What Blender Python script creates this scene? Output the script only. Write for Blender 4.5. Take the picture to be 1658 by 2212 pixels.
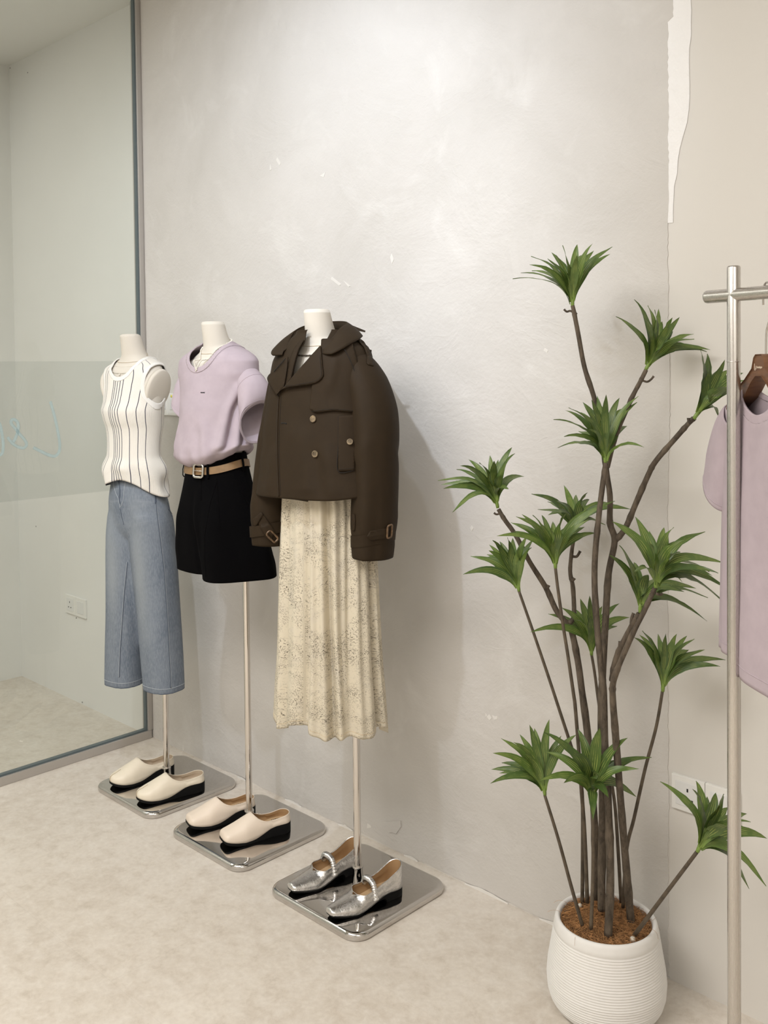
import bpy, bmesh, math, random
import numpy as np
from mathutils import Vector, Matrix, noise
from mathutils.bvhtree import BVHTree
from mathutils.geometry import delaunay_2d_cdt

random.seed(7)
V = Vector
SC = bpy.context.scene
COL = SC.collection
for o in list(bpy.data.objects):
    bpy.data.objects.remove(o)

# ------------------------------------------------------------------ camera
F, CX, CY, CAMH = 2087.5, 829.0, 853.5, 1.55
YAW, PIT, ROL = math.radians(44.199), math.radians(1.597), math.radians(-0.633)
_a = V((-math.sin(YAW), math.cos(YAW), 0)); _r = V((math.cos(YAW), math.sin(YAW), 0)); _u = V((0, 0, 1))
AX = _a * math.cos(PIT) - _u * math.sin(PIT); _u2 = _u * math.cos(PIT) + _a * math.sin(PIT)
RX = _r * math.cos(ROL) + _u2 * math.sin(ROL); UX = _u2 * math.cos(ROL) - _r * math.sin(ROL)
CP = V((0, 0, CAMH))
cam = bpy.data.cameras.new('camera'); camo = bpy.data.objects.new('camera', cam); COL.objects.link(camo)
cam.sensor_fit = 'HORIZONTAL'; cam.sensor_width = 36.0
cam.lens = 36.0 * F / 1658.0
cam.shift_x = 0.0
cam.shift_y = -(1106.0 - CY) / 1658.0
cam.clip_start = 0.02; cam.clip_end = 60
m = Matrix((RX, UX, -AX)).transposed().to_4x4(); m.translation = CP
camo.matrix_world = m
SC.camera = camo

# ------------------------------------------------------------------ world, lamps, exposure
w = bpy.data.worlds.new('world'); SC.world = w; w.use_nodes = True
w.node_tree.nodes['Background'].inputs[0].default_value = (0.9, 0.92, 1.0, 1)
w.node_tree.nodes['Background'].inputs[1].default_value = 0.0
SC.view_settings.view_transform = 'Standard'; SC.view_settings.look = 'None'
SC.view_settings.gamma = 1.0; SC.view_settings.use_curve_mapping = False
SC.view_settings.exposure = 0.0

def aim(o, target):
    d = V(target) - o.location
    o.rotation_euler = d.to_track_quat('-Z', 'Y').to_euler()

def spot(name, loc, target, power, angle, blend, size, col):
    l = bpy.data.lights.new(name, 'SPOT'); o = bpy.data.objects.new(name, l); COL.objects.link(o)
    l.energy = power; l.spot_size = math.radians(angle); l.spot_blend = blend; l.shadow_soft_size = size; l.color = col
    o.location = loc; aim(o, target); return o

def area(name, loc, target, power, sx, sy, col):
    l = bpy.data.lights.new(name, 'AREA'); o = bpy.data.objects.new(name, l); COL.objects.link(o)
    l.energy = power; l.shape = 'RECTANGLE'; l.size = sx; l.size_y = sy; l.color = col
    o.location = loc; aim(o, target); return o

COOL = (0.84, 0.925, 1.06); WARM = (1.0, 0.963, 0.918)
# ceiling spotlights that wash the plaster wall
spot('spotlight', (-1.72, 0.55, 3.02), (-2.60, 2.2, 1.80), 90, 78, 0.8, 0.03, COOL)
spot('spotlight', (-1.34, 0.80, 3.02), (-1.92, 2.2, 2.25), 33, 66, 0.85, 0.03, COOL)
spot('spotlight', (-0.85, 0.75, 3.02), (-0.75, 2.2, 1.3), 6, 95, 0.95, 0.04, COOL)
# unseen area lamps added at ceiling height as ambient fill
area('ambient_fill_light', (-1.7, -0.6, 3.05), (-1.7, -0.6, 0), 98, 2.2, 1.4, WARM)
area('ambient_fill_light', (1.2, -0.6, 3.05), (1.2, -0.6, 0), 42, 1.6, 1.4, WARM)
# the room beyond the glass
area('back_room_light', (-4.2, 0.3, 3.05), (-4.2, 0.3, 0), 17.5, 0.7, 1.8, (1.0, 0.985, 0.95))

# ------------------------------------------------------------------ pixel helpers (photo frame 1658x2212)
def ray(px, py): return AX + RX * ((px - CX) / F) - UX * ((py - CY) / F)
def at(px, py, d): return CP + ray(px, py) * d
def on_y(px, py, y): d = ray(px, py); return CP + d * (y / d.y)
def on_x(px, py, x): d = ray(px, py); return CP + d * (x / d.x)
def on_z(px, py, z): d = ray(px, py); return CP + d * ((z - CAMH) / d.z)
def to_px(P):
    d = P - CP; z = d.dot(AX); return (CX + F * d.dot(RX) / z, CY - F * d.dot(UX) / z)
def K(x0, y0, s): return lambda pts: [(x0 + x * s, y0 + y * s) for x, y in pts]

# ------------------------------------------------------------------ object helpers
def world_loc(o):
    p = V((0, 0, 0))
    while o is not None:
        p += o.location; o = o.parent
    return p

def tag(o, label=None, cat=None, group=None, kind=None):
    if label: o['label'] = label
    if cat: o['category'] = cat
    if group: o['group'] = group
    if kind: o['kind'] = kind
    return o

def thing(name, label, cat, loc, group=None):
    o = bpy.data.objects.new(name, None); COL.objects.link(o); o.location = V(loc); o.empty_display_size = 0.05
    return tag(o, label, cat, group)

def add(name, verts, faces, mat, parent=None, smooth=True, solid=None, uv=None, attrs=None, auto=None, bevel=None):
    """verts in world coordinates; one mesh object under parent (or at the base of its own box)"""
    me = bpy.data.meshes.new(name)
    vs = [V(v) for v in verts]
    o = bpy.data.objects.new(name, me)
    if parent is not None:
        off = world_loc(parent)
    else:
        lo = V((min(v[i] for v in vs) for i in range(3))); hi = V((max(v[i] for v in vs) for i in range(3)))
        off = V(((lo.x + hi.x) / 2, (lo.y + hi.y) / 2, lo.z)); o.location = off
    me.from_pydata([tuple(v - off) for v in vs], [], [tuple(f) for f in faces])
    if mat: me.materials.append(mat)
    if attrs:
        for k, vals in attrs.items():
            a = me.attributes.new(k, 'FLOAT', 'POINT'); a.data.foreach_set('value', [float(x) for x in vals])
    me.update()
    if smooth:
        me.polygons.foreach_set('use_smooth', [True] * len(me.polygons))
        if auto:
            me.set_sharp_from_angle(angle=math.radians(auto))
    COL.objects.link(o)
    if parent is not None: o.parent = parent
    if bevel:
        b = o.modifiers.new('bevel', 'BEVEL'); b.width = bevel; b.segments = 2; b.limit_method = 'ANGLE'
    if solid:
        s = o.modifiers.new('solid', 'SOLIDIFY'); s.thickness = abs(solid); s.offset = 1.0 if solid > 0 else -1.0
        s.use_even_offset = False
    return o

def box(lo, hi):
    x0, y0, z0 = lo; x1, y1, z1 = hi
    v = [(x0,y0,z0),(x1,y0,z0),(x1,y1,z0),(x0,y1,z0),(x0,y0,z1),(x1,y0,z1),(x1,y1,z1),(x0,y1,z1)]
    f = [(0,3,2,1),(4,5,6,7),(0,1,5,4),(1,2,6,5),(2,3,7,6),(3,0,4,7)]
    return [V(p) for p in v], f

def join(*parts):
    vs, fs = [], []
    for v, f in parts:
        n = len(vs); vs += list(v); fs += [tuple(i + n for i in q) for q in f]
    return vs, fs

def rings(rs, cap0=True, cap1=True):
    n = len(rs[0]); vs = [p for r in rs for p in r]; fs = []
    for i in range(len(rs) - 1):
        for j in range(n):
            k = (j + 1) % n
            fs.append((i*n + j, i*n + k, (i+1)*n + k, (i+1)*n + j))
    if cap0: fs.append(tuple(range(n - 1, -1, -1)))
    if cap1: fs.append(tuple((len(rs) - 1) * n + j for j in range(n)))
    return vs, fs

def catmull(pts, per=6):
    pts = [V(p) for p in pts]
    if len(pts) < 3:
        return [pts[0].lerp(pts[-1], i / per) for i in range(per + 1)]
    out = []
    for i in range(len(pts) - 1):
        p0 = pts[max(i - 1, 0)]; p1 = pts[i]; p2 = pts[i + 1]; p3 = pts[min(i + 2, len(pts) - 1)]
        for k in range(per):
            t = k / per
            out.append(0.5 * ((2*p1) + (p2 - p0)*t + (2*p0 - 5*p1 + 4*p2 - p3)*t*t + (3*p1 - p0 - 3*p2 + p3)*t*t*t))
    out.append(pts[-1]); return out

def tube(path, rad, n=8, cap=True, closed=False, flat=1.0, up=None):
    path = [V(p) for p in path]; N = len(path)
    if not hasattr(rad, '__len__'): rad = [rad] * N
    rs = []; prev = None
    for i, p in enumerate(path):
        if closed: t = (path[(i + 1) % N] - path[i - 1])
        else: t = path[min(i + 1, N - 1)] - path[max(i - 1, 0)]
        t = t.normalized() if t.length > 1e-9 else V((0, 0, 1))
        if up is not None: x = (V(up) - t * t.dot(V(up)))
        elif prev is None:
            x = t.orthogonal()
        else: x = prev - t * t.dot(prev)
        x = x.normalized() if x.length > 1e-9 else t.orthogonal().normalized()
        prev = x; y = t.cross(x)
        rs.append([p + (x * math.cos(2*math.pi*j/n) * flat + y * math.sin(2*math.pi*j/n)) * rad[i] for j in range(n)])
    if closed:
        vs, fs = rings(rs, False, False); L = (N - 1) * n
        for j in range(n):
            k = (j + 1) % n; fs.append((L + j, L + k, k, j))
        return vs, fs
    return rings(rs, cap, cap)

def lathe(profile, c, n=48, cap0=True, cap1=True):
    c = V(c)
    rs = [[c + V((r * math.cos(2*math.pi*j/n), r * math.sin(2*math.pi*j/n), z)) for j in range(n)] for r, z in profile]
    return rings(rs, cap0, cap1)

def ico(c, r, sub=1):
    bm = bmesh.new(); bmesh.ops.create_icosphere(bm, subdivisions=sub, radius=r)
    v = [V(c) + x.co for x in bm.verts]; f = [tuple(y.index for y in q.verts) for q in bm.faces]; bm.free(); return v, f

def baked(o):
    """apply an object's modifiers, return world verts + faces, remove it"""
    dg = bpy.context.evaluated_depsgraph_get(); dg.update()
    me = bpy.data.meshes.new_from_object(o.evaluated_get(dg)); off = world_loc(o)
    v = [x.co + off for x in me.vertices]; f = [tuple(p.vertices) for p in me.polygons]
    bpy.data.meshes.remove(me); bpy.data.objects.remove(o); return v, f

def fuse(vf, voxel=0.006, smooth=6):
    o = add('fuse_tmp', vf[0], vf[1], None)
    r = o.modifiers.new('r', 'REMESH'); r.mode = 'VOXEL'; r.voxel_size = voxel
    s = o.modifiers.new('s', 'SMOOTH'); s.iterations = smooth; s.factor = 0.5
    return baked(o)

def clip(verts, faces, vals, extra=None):
    """keep the part of the surface where vals > 0, cutting edges at the zero line"""
    nv = []; ne = {k: [] for k in (extra or {})}; idx = {}; cut = {}
    def keep(i):
        if i not in idx:
            idx[i] = len(nv); nv.append(V(verts[i]))
            for k in ne: ne[k].append(extra[k][i])
        return idx[i]
    def edge(i, j):
        key = (min(i, j), max(i, j))
        if key not in cut:
            t = vals[i] / (vals[i] - vals[j]); cut[key] = len(nv); nv.append(V(verts[i]).lerp(V(verts[j]), t))
            for k in ne: ne[k].append(extra[k][i] * (1 - t) + extra[k][j] * t)
        return cut[key]
    nf = []
    for f in faces:
        s = [vals[i] > 0 for i in f]
        if all(s): nf.append(tuple(keep(i) for i in f)); continue
        if not any(s): continue
        poly = []
        for a in range(len(f)):
            i, j = f[a], f[(a + 1) % len(f)]
            if s[a]: poly.append(keep(i))
            if s[a] != s[(a + 1) % len(f)]: poly.append(edge(i, j))
        if len(poly) >= 3: nf.append(tuple(poly))
    return (nv, nf, ne) if extra is not None else (nv, nf)

def poly_sd(p, poly):
    """signed distance to a 2D polygon, positive outside"""
    x, y = p; best = 1e9; inside = False; n = len(poly)
    for i in range(n):
        ax, ay = poly[i]; bx, by = poly[(i + 1) % n]
        dx, dy = bx - ax, by - ay; L = dx*dx + dy*dy
        t = max(0, min(1, ((x-ax)*dx + (y-ay)*dy) / L)) if L else 0
        d = math.hypot(x - ax - t*dx, y - ay - t*dy); best = min(best, d)
        if (ay > y) != (by > y) and x < (bx - ax) * (y - ay) / (by - ay) + ax: inside = not inside
    return -best if inside else best

def sub_poly(poly, step):
    out = []
    for i in range(len(poly)):
        a, b = poly[i], poly[(i + 1) % len(poly)]; n = max(1, int(math.hypot(b[0]-a[0], b[1]-a[1]) / step))
        out += [(a[0] + (b[0]-a[0])*k/n, a[1] + (b[1]-a[1])*k/n) for k in range(n)]
    return out

def round_poly(poly, r, n=4):
    out = []; N = len(poly)
    for i in range(N):
        p0, p1, p2 = V(poly[i-1]), V(poly[i]), V(poly[(i+1) % N])
        a = (p0 - p1); b = (p2 - p1); la, lb = a.length, b.length
        q = min(r, la*0.45, lb*0.45); s = p1 + a.normalized()*q; e = p1 + b.normalized()*q
        for k in range(n + 1):
            t = k / n; out.append(tuple(s*(1-t)*(1-t) + p1*2*t*(1-t) + e*t*t))
    return out

def bvh(vf): return BVHTree.FromPolygons([tuple(v) for v in vf[0]], [tuple(f) for f in vf[1]])

def hit(tree, px, py, depth=None):
    d = ray(px, py).normalized(); r = tree.ray_cast(CP, d)
    if r[0] is not None:
        n = r[1]
        if n.dot(d) > 0: n = -n
        return r[0], n
    if depth is not None:
        P = at(px, py, depth); q = tree.find_nearest(P)
        return P, (CP - P).normalized()
    return None, None

def panel(tree, poly, off=0.003, step=5.0, depth=None, puff=0.0, smooth_n=True):
    """a cloth piece laid over a surface: outline given in photo pixels, real 3D points found on the surface"""
    bd = sub_poly(poly, step); xs = [p[0] for p in bd]; ys = [p[1] for p in bd]
    pts = list(bd); nb = len(bd); edges = [(i, (i + 1) % nb) for i in range(nb)]
    y = min(ys) + step * 0.5; row = 0
    while y < max(ys):
        x = min(xs) + (step * 0.5 if row % 2 else 0)
        while x < max(xs):
            if poly_sd((x, y), poly) < -step * 0.4: pts.append((x, y))
            x += step
        y += step * 0.87; row += 1
    r = delaunay_2d_cdt([V(p) for p in pts], edges, [], 1, 1e-4)
    vs = []
    for p in r[0]:
        P, n = hit(tree, p[0], p[1], depth)
        if P is None: P, n = at(p[0], p[1], depth or 3.0), -AX
        e = puff * min(1.0, max(0.0, -poly_sd((p[0], p[1]), poly)) / 12.0)
        vs.append(P + n * (off + e))
    fs = []
    for f in r[2]:
        c = sum((V((r[0][i][0], r[0][i][1])) for i in f), V((0, 0))) / len(f)
        q = list(f)
        n = (vs[q[1]] - vs[q[0]]).cross(vs[q[2]] - vs[q[0]])
        if n.dot(CP - vs[q[0]]) < 0: q.reverse()
        fs.append(tuple(q))
    return vs, fs

def line_on(tree, pts, rad, off=0.0, per=6, n=5, depth=None, flat=1.0):
    p2 = catmull([V((x, y, 0)) for x, y in pts], per); out = []
    for p in p2:
        P, nn = hit(tree, p.x, p.y, depth)
        if P is not None: out.append(P + nn * off)
    return tube(out, rad, n, flat=flat)

class Prof:
    """a body as stacked superellipses: rows (z, cx, cy, a, b[, n])"""
    def __init__(s, rows):
        rows = sorted([tuple(r) + ((2.0,) if len(r) == 5 else ()) for r in rows], key=lambda r: r[0])
        s.z = np.array([r[0] for r in rows]); s.d = np.array([r[1:] for r in rows])
        h = np.diff(s.z)[:, None]; sl = np.diff(s.d, axis=0) / h
        m = np.zeros_like(s.d); m[0] = sl[0]; m[-1] = sl[-1]
        for i in range(1, len(s.z) - 1):
            p, q = sl[i-1], sl[i]; m[i] = np.where(p*q > 0, 2*p*q/(p+q+1e-12), 0)
        s.m = m
    def at(s, z):
        z = min(max(z, s.z[0]), s.z[-1]); i = int(min(max(np.searchsorted(s.z, z) - 1, 0), len(s.z) - 2))
        h = s.z[i+1] - s.z[i]; t = (z - s.z[i]) / h
        return ((1+2*t)*(1-t)**2)*s.d[i] + (t*(1-t)**2)*h*s.m[i] + (t*t*(3-2*t))*s.d[i+1] + (t*t*(t-1))*h*s.m[i+1]
    def P(s, phi, z, off=0.0, zz=None):
        cx, cy, a, b, n = s.at(z); c, q = math.cos(phi), math.sin(phi); e = 2.0 / n
        return V((cx + (a + off) * math.copysign(abs(c)**e, c), cy + (b + off) * math.copysign(abs(q)**e, q), z if zz is None else zz))

def loft(prof, nphi, zs, disp=None, off=0.0, zmap=None):
    rs = []; ph = []; zz = []
    for z in zs:
        r = []
        for j in range(nphi):
            phi = 2*math.pi*j/nphi - math.pi/2
            o = off + (disp(phi, z) if disp else 0.0)
            r.append(prof.P(phi, z, o, zmap(phi, z) if zmap else None)); ph.append(phi); zz.append(z)
        rs.append(r)
    v, f = rings(rs, False, False); return v, f, ph, zz

def lin(a, b, n): return [a + (b - a) * i / (n - 1) for i in range(n)]
def sstep(a, b, x):
    t = max(0.0, min(1.0, (x - a) / (b - a))); return t*t*(3 - 2*t)
def adiff(a, b): return (a - b + math.pi) % (2*math.pi) - math.pi
def nz(x, y, z, s=1.0): return noise.noise(V((x*s, y*s, z*s)))

# ------------------------------------------------------------------ materials
class NT:
    def __init__(s, name):
        s.m = bpy.data.materials.new(name); s.m.use_nodes = True; s.t = s.m.node_tree; s.n = s.t.nodes; s.l = s.t.links
        s.b = s.n['Principled BSDF']; s.out = s.n['Material Output']; s._c = None
    def node(s, ty, **kw):
        x = s.n.new(ty)
        for k, v in kw.items(): setattr(x, k, v)
        return x
    def coord(s, which='Object', scale=(1, 1, 1)):
        if s._c is None: s._c = s.node('ShaderNodeTexCoord')
        mp = s.node('ShaderNodeMapping'); mp.inputs['Scale'].default_value = scale
        s.l.new(s._c.outputs[which], mp.inputs['Vector']); return mp.outputs[0]
    def noise(s, scale, detail=4, rough=.55, vec=None, dist=0.0):
        x = s.node('ShaderNodeTexNoise'); x.inputs['Scale'].default_value = scale; x.inputs['Detail'].default_value = detail
        x.inputs['Roughness'].default_value = rough; x.inputs['Distortion'].default_value = dist
        s.l.new(vec if vec is not None else s.coord(), x.inputs['Vector']); return x.outputs['Fac']
    def ramp(s, fac, stops, interp='LINEAR'):
        x = s.node('ShaderNodeValToRGB'); x.color_ramp.interpolation = interp; e = x.color_ramp.elements
        while len(e) < len(stops): e.new(0.5)
        for el, (p, c) in zip(e, stops):
            el.position = p; el.color = tuple(c) + (1,) if len(c) == 3 else c
        s.l.new(fac, x.inputs[0]); return x.outputs[0]
    def gray(s, fac, p0, p1, a=0.0, b=1.0): return s.ramp(fac, [(p0, (a,)*3), (p1, (b,)*3)])
    def mix(s, fac, a, b, mode='MIX'):
        x = s.node('ShaderNodeMix', data_type='RGBA', blend_type=mode)
        for k, v in ((0, fac), (6, a), (7, b)):
            if hasattr(v, 'node'): s.l.new(v, x.inputs[k])
            elif k == 0: x.inputs[0].default_value = v
            else: x.inputs[k].default_value = tuple(v) + (1,)
        return x.outputs[2]
    def math(s, op, a, b=None):
        x = s.node('ShaderNodeMath', operation=op)
        for k, v in ((0, a), (1, b)):
            if v is None: continue
            if hasattr(v, 'node'): s.l.new(v, x.inputs[k])
            else: x.inputs[k].default_value = v
        return x.outputs[0]
    def attr(s, name):
        x = s.node('ShaderNodeAttribute'); x.attribute_name = name; return x.outputs['Fac']
    def bump(s, h, strength=.3, dist=.01, prev=None):
        x = s.node('ShaderNodeBump'); x.inputs['Strength'].default_value = strength; x.inputs['Distance'].default_value = dist
        s.l.new(h, x.inputs['Height'])
        if prev is not None: s.l.new(prev, x.inputs['Normal'])
        return x.outputs[0]
    def set(s, col=None, rough=None, metal=None, normal=None, **kw):
        b = s.b.inputs
        if col is not None:
            if hasattr(col, 'node'): s.l.new(col, b['Base Color'])
            else: b['Base Color'].default_value = tuple(col) + (1,)
        if rough is not None:
            if hasattr(rough, 'node'): s.l.new(rough, b['Roughness'])
            else: b['Roughness'].default_value = rough
        if metal is not None: b['Metallic'].default_value = metal
        if normal is not None: s.l.new(normal, b['Normal'])
        for k, v in kw.items(): b[k].default_value = v
        return s.m

def dim(c, k): return tuple(min(1, x * k) for x in c)

def M(name, col, rough=.6, metal=0.0, var=None, bump=None, **kw):
    t = NT(name); c = col; n = None
    if var:
        c = t.mix(t.gray(t.noise(var[0], 5), .3, .7), dim(col, 1 - var[1]), dim(col, 1 + var[1]))
    if bump: n = t.bump(t.noise(bump[0], 3), bump[1], bump[2] if len(bump) > 2 else .002)
    return t.set(c, rough, metal, n, **kw)

def mat_plaster():
    t = NT('trowelled_plaster'); P = t.coord()
    big = t.noise(1.3, 4, .6, P, .6); mid = t.noise(5, 6, .6, P, .8); fine = t.noise(60, 4, .6, P)
    str_ = t.coord('Object', (1.2, 1, 1.7)); tr = t.noise(2.6, 6, .6, str_, .9)
    c = t.mix(t.gray(big, .3, .7), (.54, .515, .48), (.635, .61, .58))
    c = t.mix(t.gray(mid, .55, .75, 0, .55), c, (.68, .66, .63))
    # pale scraped filler near the ragged right edge of the plaster coat
    sx = t.node('ShaderNodeSeparateXYZ'); t.l.new(t.coord(), sx.inputs[0])
    edge = t.node('ShaderNodeMapRange'); edge.inputs[1].default_value = 1.0; edge.inputs[2].default_value = 1.165
    t.l.new(sx.outputs[0], edge.inputs[0])
    patch = t.math('MULTIPLY', t.gray(t.noise(9, 6, .7, P, 1.2), .56, .62), edge.outputs[0])
    c = t.mix(t.math('MULTIPLY', patch, .85), c, (.82, .78, .70))
    ridge = t.gray(tr, .45, .62)
    n = t.bump(fine, .40, .003); n = t.bump(mid, .30, .010, n); n = t.bump(ridge, .30, .004, n)
    sc = t.math('ABSOLUTE', t.math('SUBTRACT', t.noise(3.4, 3, .5, t.coord('Object', (1, 1, 1.3)), 1.4), .5))
    sc = t.math('MULTIPLY', t.gray(sc, .0, .012, 1, 0), t.gray(t.noise(4.5, 2, .5, P), .50, .60))
    n = t.bump(sc, .14, .002, n)
    return t.set(c, .62, 0, n)

def mat_floor():
    t = NT('concrete_look_floor'); P = t.coord()
    a = t.noise(2.6, 8, .68, P, .5); b = t.noise(22, 9, .72, P, .25); d = t.noise(70, 5, .6, P)
    c = t.mix(t.gray(a, .32, .68), (.60, .535, .46), (.73, .675, .60))
    c = t.mix(t.gray(b, .44, .64, 0, .65), c, (.775, .73, .665))
    c = t.mix(t.gray(b, .30, .44, .6, 0), c, (.50, .435, .36))
    c = t.mix(t.gray(d, .35, .7, 0, .3), c, (.50, .44, .38))
    br = t.node('ShaderNodeTexBrick'); br.inputs['Scale'].default_value = 1.0
    br.inputs['Brick Width'].default_value = .92; br.inputs['Row Height'].default_value = .46
    br.inputs['Mortar Size'].default_value = .0012; br.inputs['Color1'].default_value = (1, 1, 1, 1)
    br.inputs['Color2'].default_value = (.965, .965, .965, 1); br.inputs['Mortar'].default_value = (.945, .945, .945, 1)
    t.l.new(P, br.inputs['Vector'])
    c = t.mix(1.0, c, br.outputs[0], 'MULTIPLY')
    return t.set(c, t.gray(b, .3, .7, .42, .58), 0, t.bump(d, .12, .002))

def mat_glass(name, tint, refl=1.0):
    t = NT(name); t.n.remove(t.b)
    tr = t.node('ShaderNodeBsdfTransparent'); tr.inputs[0].default_value = tuple(tint) + (1,)
    gl = t.node('ShaderNodeBsdfGlossy'); gl.inputs['Roughness'].default_value = 0.0; gl.inputs[0].default_value = (.93, .97, .95, 1)
    fr = t.node('ShaderNodeFresnel'); fr.inputs[0].default_value = 1.5
    mx = t.node('ShaderNodeMixShader'); ge = t.node('ShaderNodeNewGeometry')
    t.l.new(t.math('MULTIPLY', fr.outputs[0], t.math('MULTIPLY', t.math('SUBTRACT', 1.0, ge.outputs['Backfacing']), refl)), mx.inputs[0])
    t.l.new(tr.outputs[0], mx.inputs[1]); t.l.new(gl.outputs[0], mx.inputs[2]); t.l.new(mx.outputs[0], t.out.inputs[0])
    return t.m

def mat_film(name, tint, haze, op):
    t = NT(name); t.n.remove(t.b)
    tr = t.node('ShaderNodeBsdfTransparent'); tr.inputs[0].default_value = tuple(tint) + (1,)
    d = t.node('ShaderNodeBsdfDiffuse'); d.inputs[0].default_value = tuple(haze) + (1,)
    mx = t.node('ShaderNodeMixShader'); mx.inputs[0].default_value = op
    t.l.new(tr.outputs[0], mx.inputs[1]); t.l.new(d.outputs[0], mx.inputs[2]); t.l.new(mx.outputs[0], t.out.inputs[0]); return t.m

def mat_cloth(name, col, weave=900, strength=.25, wr=(14, .25, .004), rough=.85, var=.05, sheen=.0, spec=.2):
    t = NT(name); P = t.coord()
    c = t.mix(t.gray(t.noise(25, 4), .3, .7), dim(col, 1 - var), dim(col, 1 + var))
    n = t.bump(t.noise(weave, 2, .5, P), strength, .0006)
    if wr: n = t.bump(t.noise(wr[0], 3, .5, P, .6), wr[1], wr[2], n)
    return t.set(c, rough, 0, n, **{'Sheen Weight': sheen, 'Specular IOR Level': spec})

def mat_tank():
    t = NT('striped_rib_knit'); u = t.attr('u')
    base = (.80, .765, .70); navy = (.035, .035, .065)
    stripes = [-1.5, -1.2, -.90, -.66, -.51, -.159, -.089, 0.0, .096, .20, .494, .80, 1.09, 1.85, 2.15, 2.45, 2.75]
    # u: angle round the body from the centre front
    acc = None
    for s in stripes:
        dlt = t.math('ABSOLUTE', t.math('SUBTRACT', u, s)); k = t.math('LESS_THAN', dlt, .0125)
        acc = k if acc is None else t.math('MAXIMUM', acc, k)
    c = t.mix(acc, base, navy)
    wv = t.math('SINE', t.math('MULTIPLY', u, 190.0))
    n = t.bump(wv, .35, .0012); n = t.bump(t.noise(10, 3), .15, .006, n)
    return t.set(c, .9, 0, n, **{'Sheen Weight': .2})

def mat_denim():
    t = NT('faded_denim'); P = t.coord()
    a = t.noise(7, 5, .6, t.coord('Object', (1, 1, .55)), .4); f = t.noise(260, 3, .6, t.coord('Object', (1, 1, .25)))
    wh = t.noise(18, 4, .6, t.coord('Object', (.35, .35, 1.6)), .5)
    c = t.mix(t.gray(a, .3, .7), (.105, .132, .175), (.195, .225, .265))
    sx = t.node('ShaderNodeSeparateXYZ'); t.l.new(P, sx.inputs[0])
    hip = t.node('ShaderNodeMapRange'); hip.inputs[1].default_value = .55; hip.inputs[2].default_value = .72
    t.l.new(sx.outputs[2], hip.inputs[0])
    c = t.mix(t.math('MULTIPLY', t.gray(wh, .52, .68, 0, .45), hip.outputs[0]), c, (.32, .35, .39))
    th = t.node('ShaderNodeMapRange'); th.inputs[1].default_value = .0; th.inputs[2].default_value = 1.0
    at_ = t.attr('fade'); c = t.mix(t.math('MULTIPLY', at_, .7), c, (.29, .315, .33))
    c = t.mix(t.gray(f, .4, .65, 0, .35), c, (.30, .33, .37))
    return t.set(c, .85, 0, t.bump(f, .3, .0008))

def mat_skirt():
    t = NT('speckled_satin')
    u = t.attr('u'); v = t.attr('v'); cb = t.node('ShaderNodeCombineXYZ'); t.l.new(u, cb.inputs[0]); t.l.new(v, cb.inputs[1])
    q = cb.outputs[0]
    def dashes(scale, hl, hw, seed):
        ad = t.node('ShaderNodeVectorMath', operation='ADD'); t.l.new(q, ad.inputs[0]); ad.inputs[1].default_value = (seed, seed*.7, 0)
        wn = t.node('ShaderNodeTexNoise'); wn.inputs['Scale'].default_value = scale*1.1; wn.inputs['Detail'].default_value = 1; t.l.new(ad.outputs[0], wn.inputs['Vector'])
        sb = t.node('ShaderNodeVectorMath', operation='SCALE'); sb.inputs['Scale'].default_value = 1.1/scale; t.l.new(wn.outputs['Color'], sb.inputs[0])
        a2 = t.node('ShaderNodeVectorMath', operation='ADD'); t.l.new(ad.outputs[0], a2.inputs[0]); t.l.new(sb.outputs[0], a2.inputs[1])
        fl = t.node('ShaderNodeVectorMath', operation='MULTIPLY'); fl.inputs[1].default_value = (1, 1, 0); t.l.new(a2.outputs[0], fl.inputs[0])
        vo = t.node('ShaderNodeTexVoronoi'); vo.inputs['Scale'].default_value = scale; t.l.new(fl.outputs[0], vo.inputs['Vector'])
        df = t.node('ShaderNodeVectorMath', operation='SUBTRACT'); t.l.new(fl.outputs[0], df.inputs[0]); t.l.new(vo.outputs['Position'], df.inputs[1])
        sp = t.node('ShaderNodeSeparateXYZ'); t.l.new(vo.outputs['Color'], sp.inputs[0])
        ro = t.node('ShaderNodeVectorRotate', rotation_type='Z_AXIS'); t.l.new(df.outputs[0], ro.inputs['Vector']); t.l.new(t.math('MULTIPLY', sp.outputs[0], 6.283), ro.inputs['Angle'])
        s2 = t.node('ShaderNodeSeparateXYZ'); t.l.new(ro.outputs[0], s2.inputs[0])
        L = t.math('MULTIPLY', t.math('ADD', sp.outputs[1], .35), hl)
        k = t.math('MULTIPLY', t.math('LESS_THAN', t.math('ABSOLUTE', s2.outputs[0]), L), t.math('LESS_THAN', t.math('ABSOLUTE', s2.outputs[1]), hw))
        return t.math('MULTIPLY', k, t.math('ADD', t.math('MULTIPLY', sp.outputs[2], .6), .4))
    m1 = t.gray(t.noise(8, 5, .7, q, .6), .46, .56); m2 = t.gray(t.noise(11, 5, .7, q, .9), .44, .58)
    pat = t.math('MAXIMUM', t.math('MULTIPLY', dashes(140, .0034, .00078, 3.0), m1), t.math('MULTIPLY', dashes(215, .0022, .00064, 9.0), m2))
    c = t.mix(t.gray(t.noise(12, 4, .6, q, .6), .5, .75, 0, .45), (.63, .565, .44), (.53, .49, .425))
    c = t.mix(t.math('MULTIPLY', m2, .14), c, (.40, .36, .30))
    c = t.mix(t.math('MULTIPLY', pat, 1.0), c, (.075, .060, .042))
    return t.set(c, .55, 0, t.bump(t.noise(500, 2), .08, .0005), **{'Specular IOR Level': .3})

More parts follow.
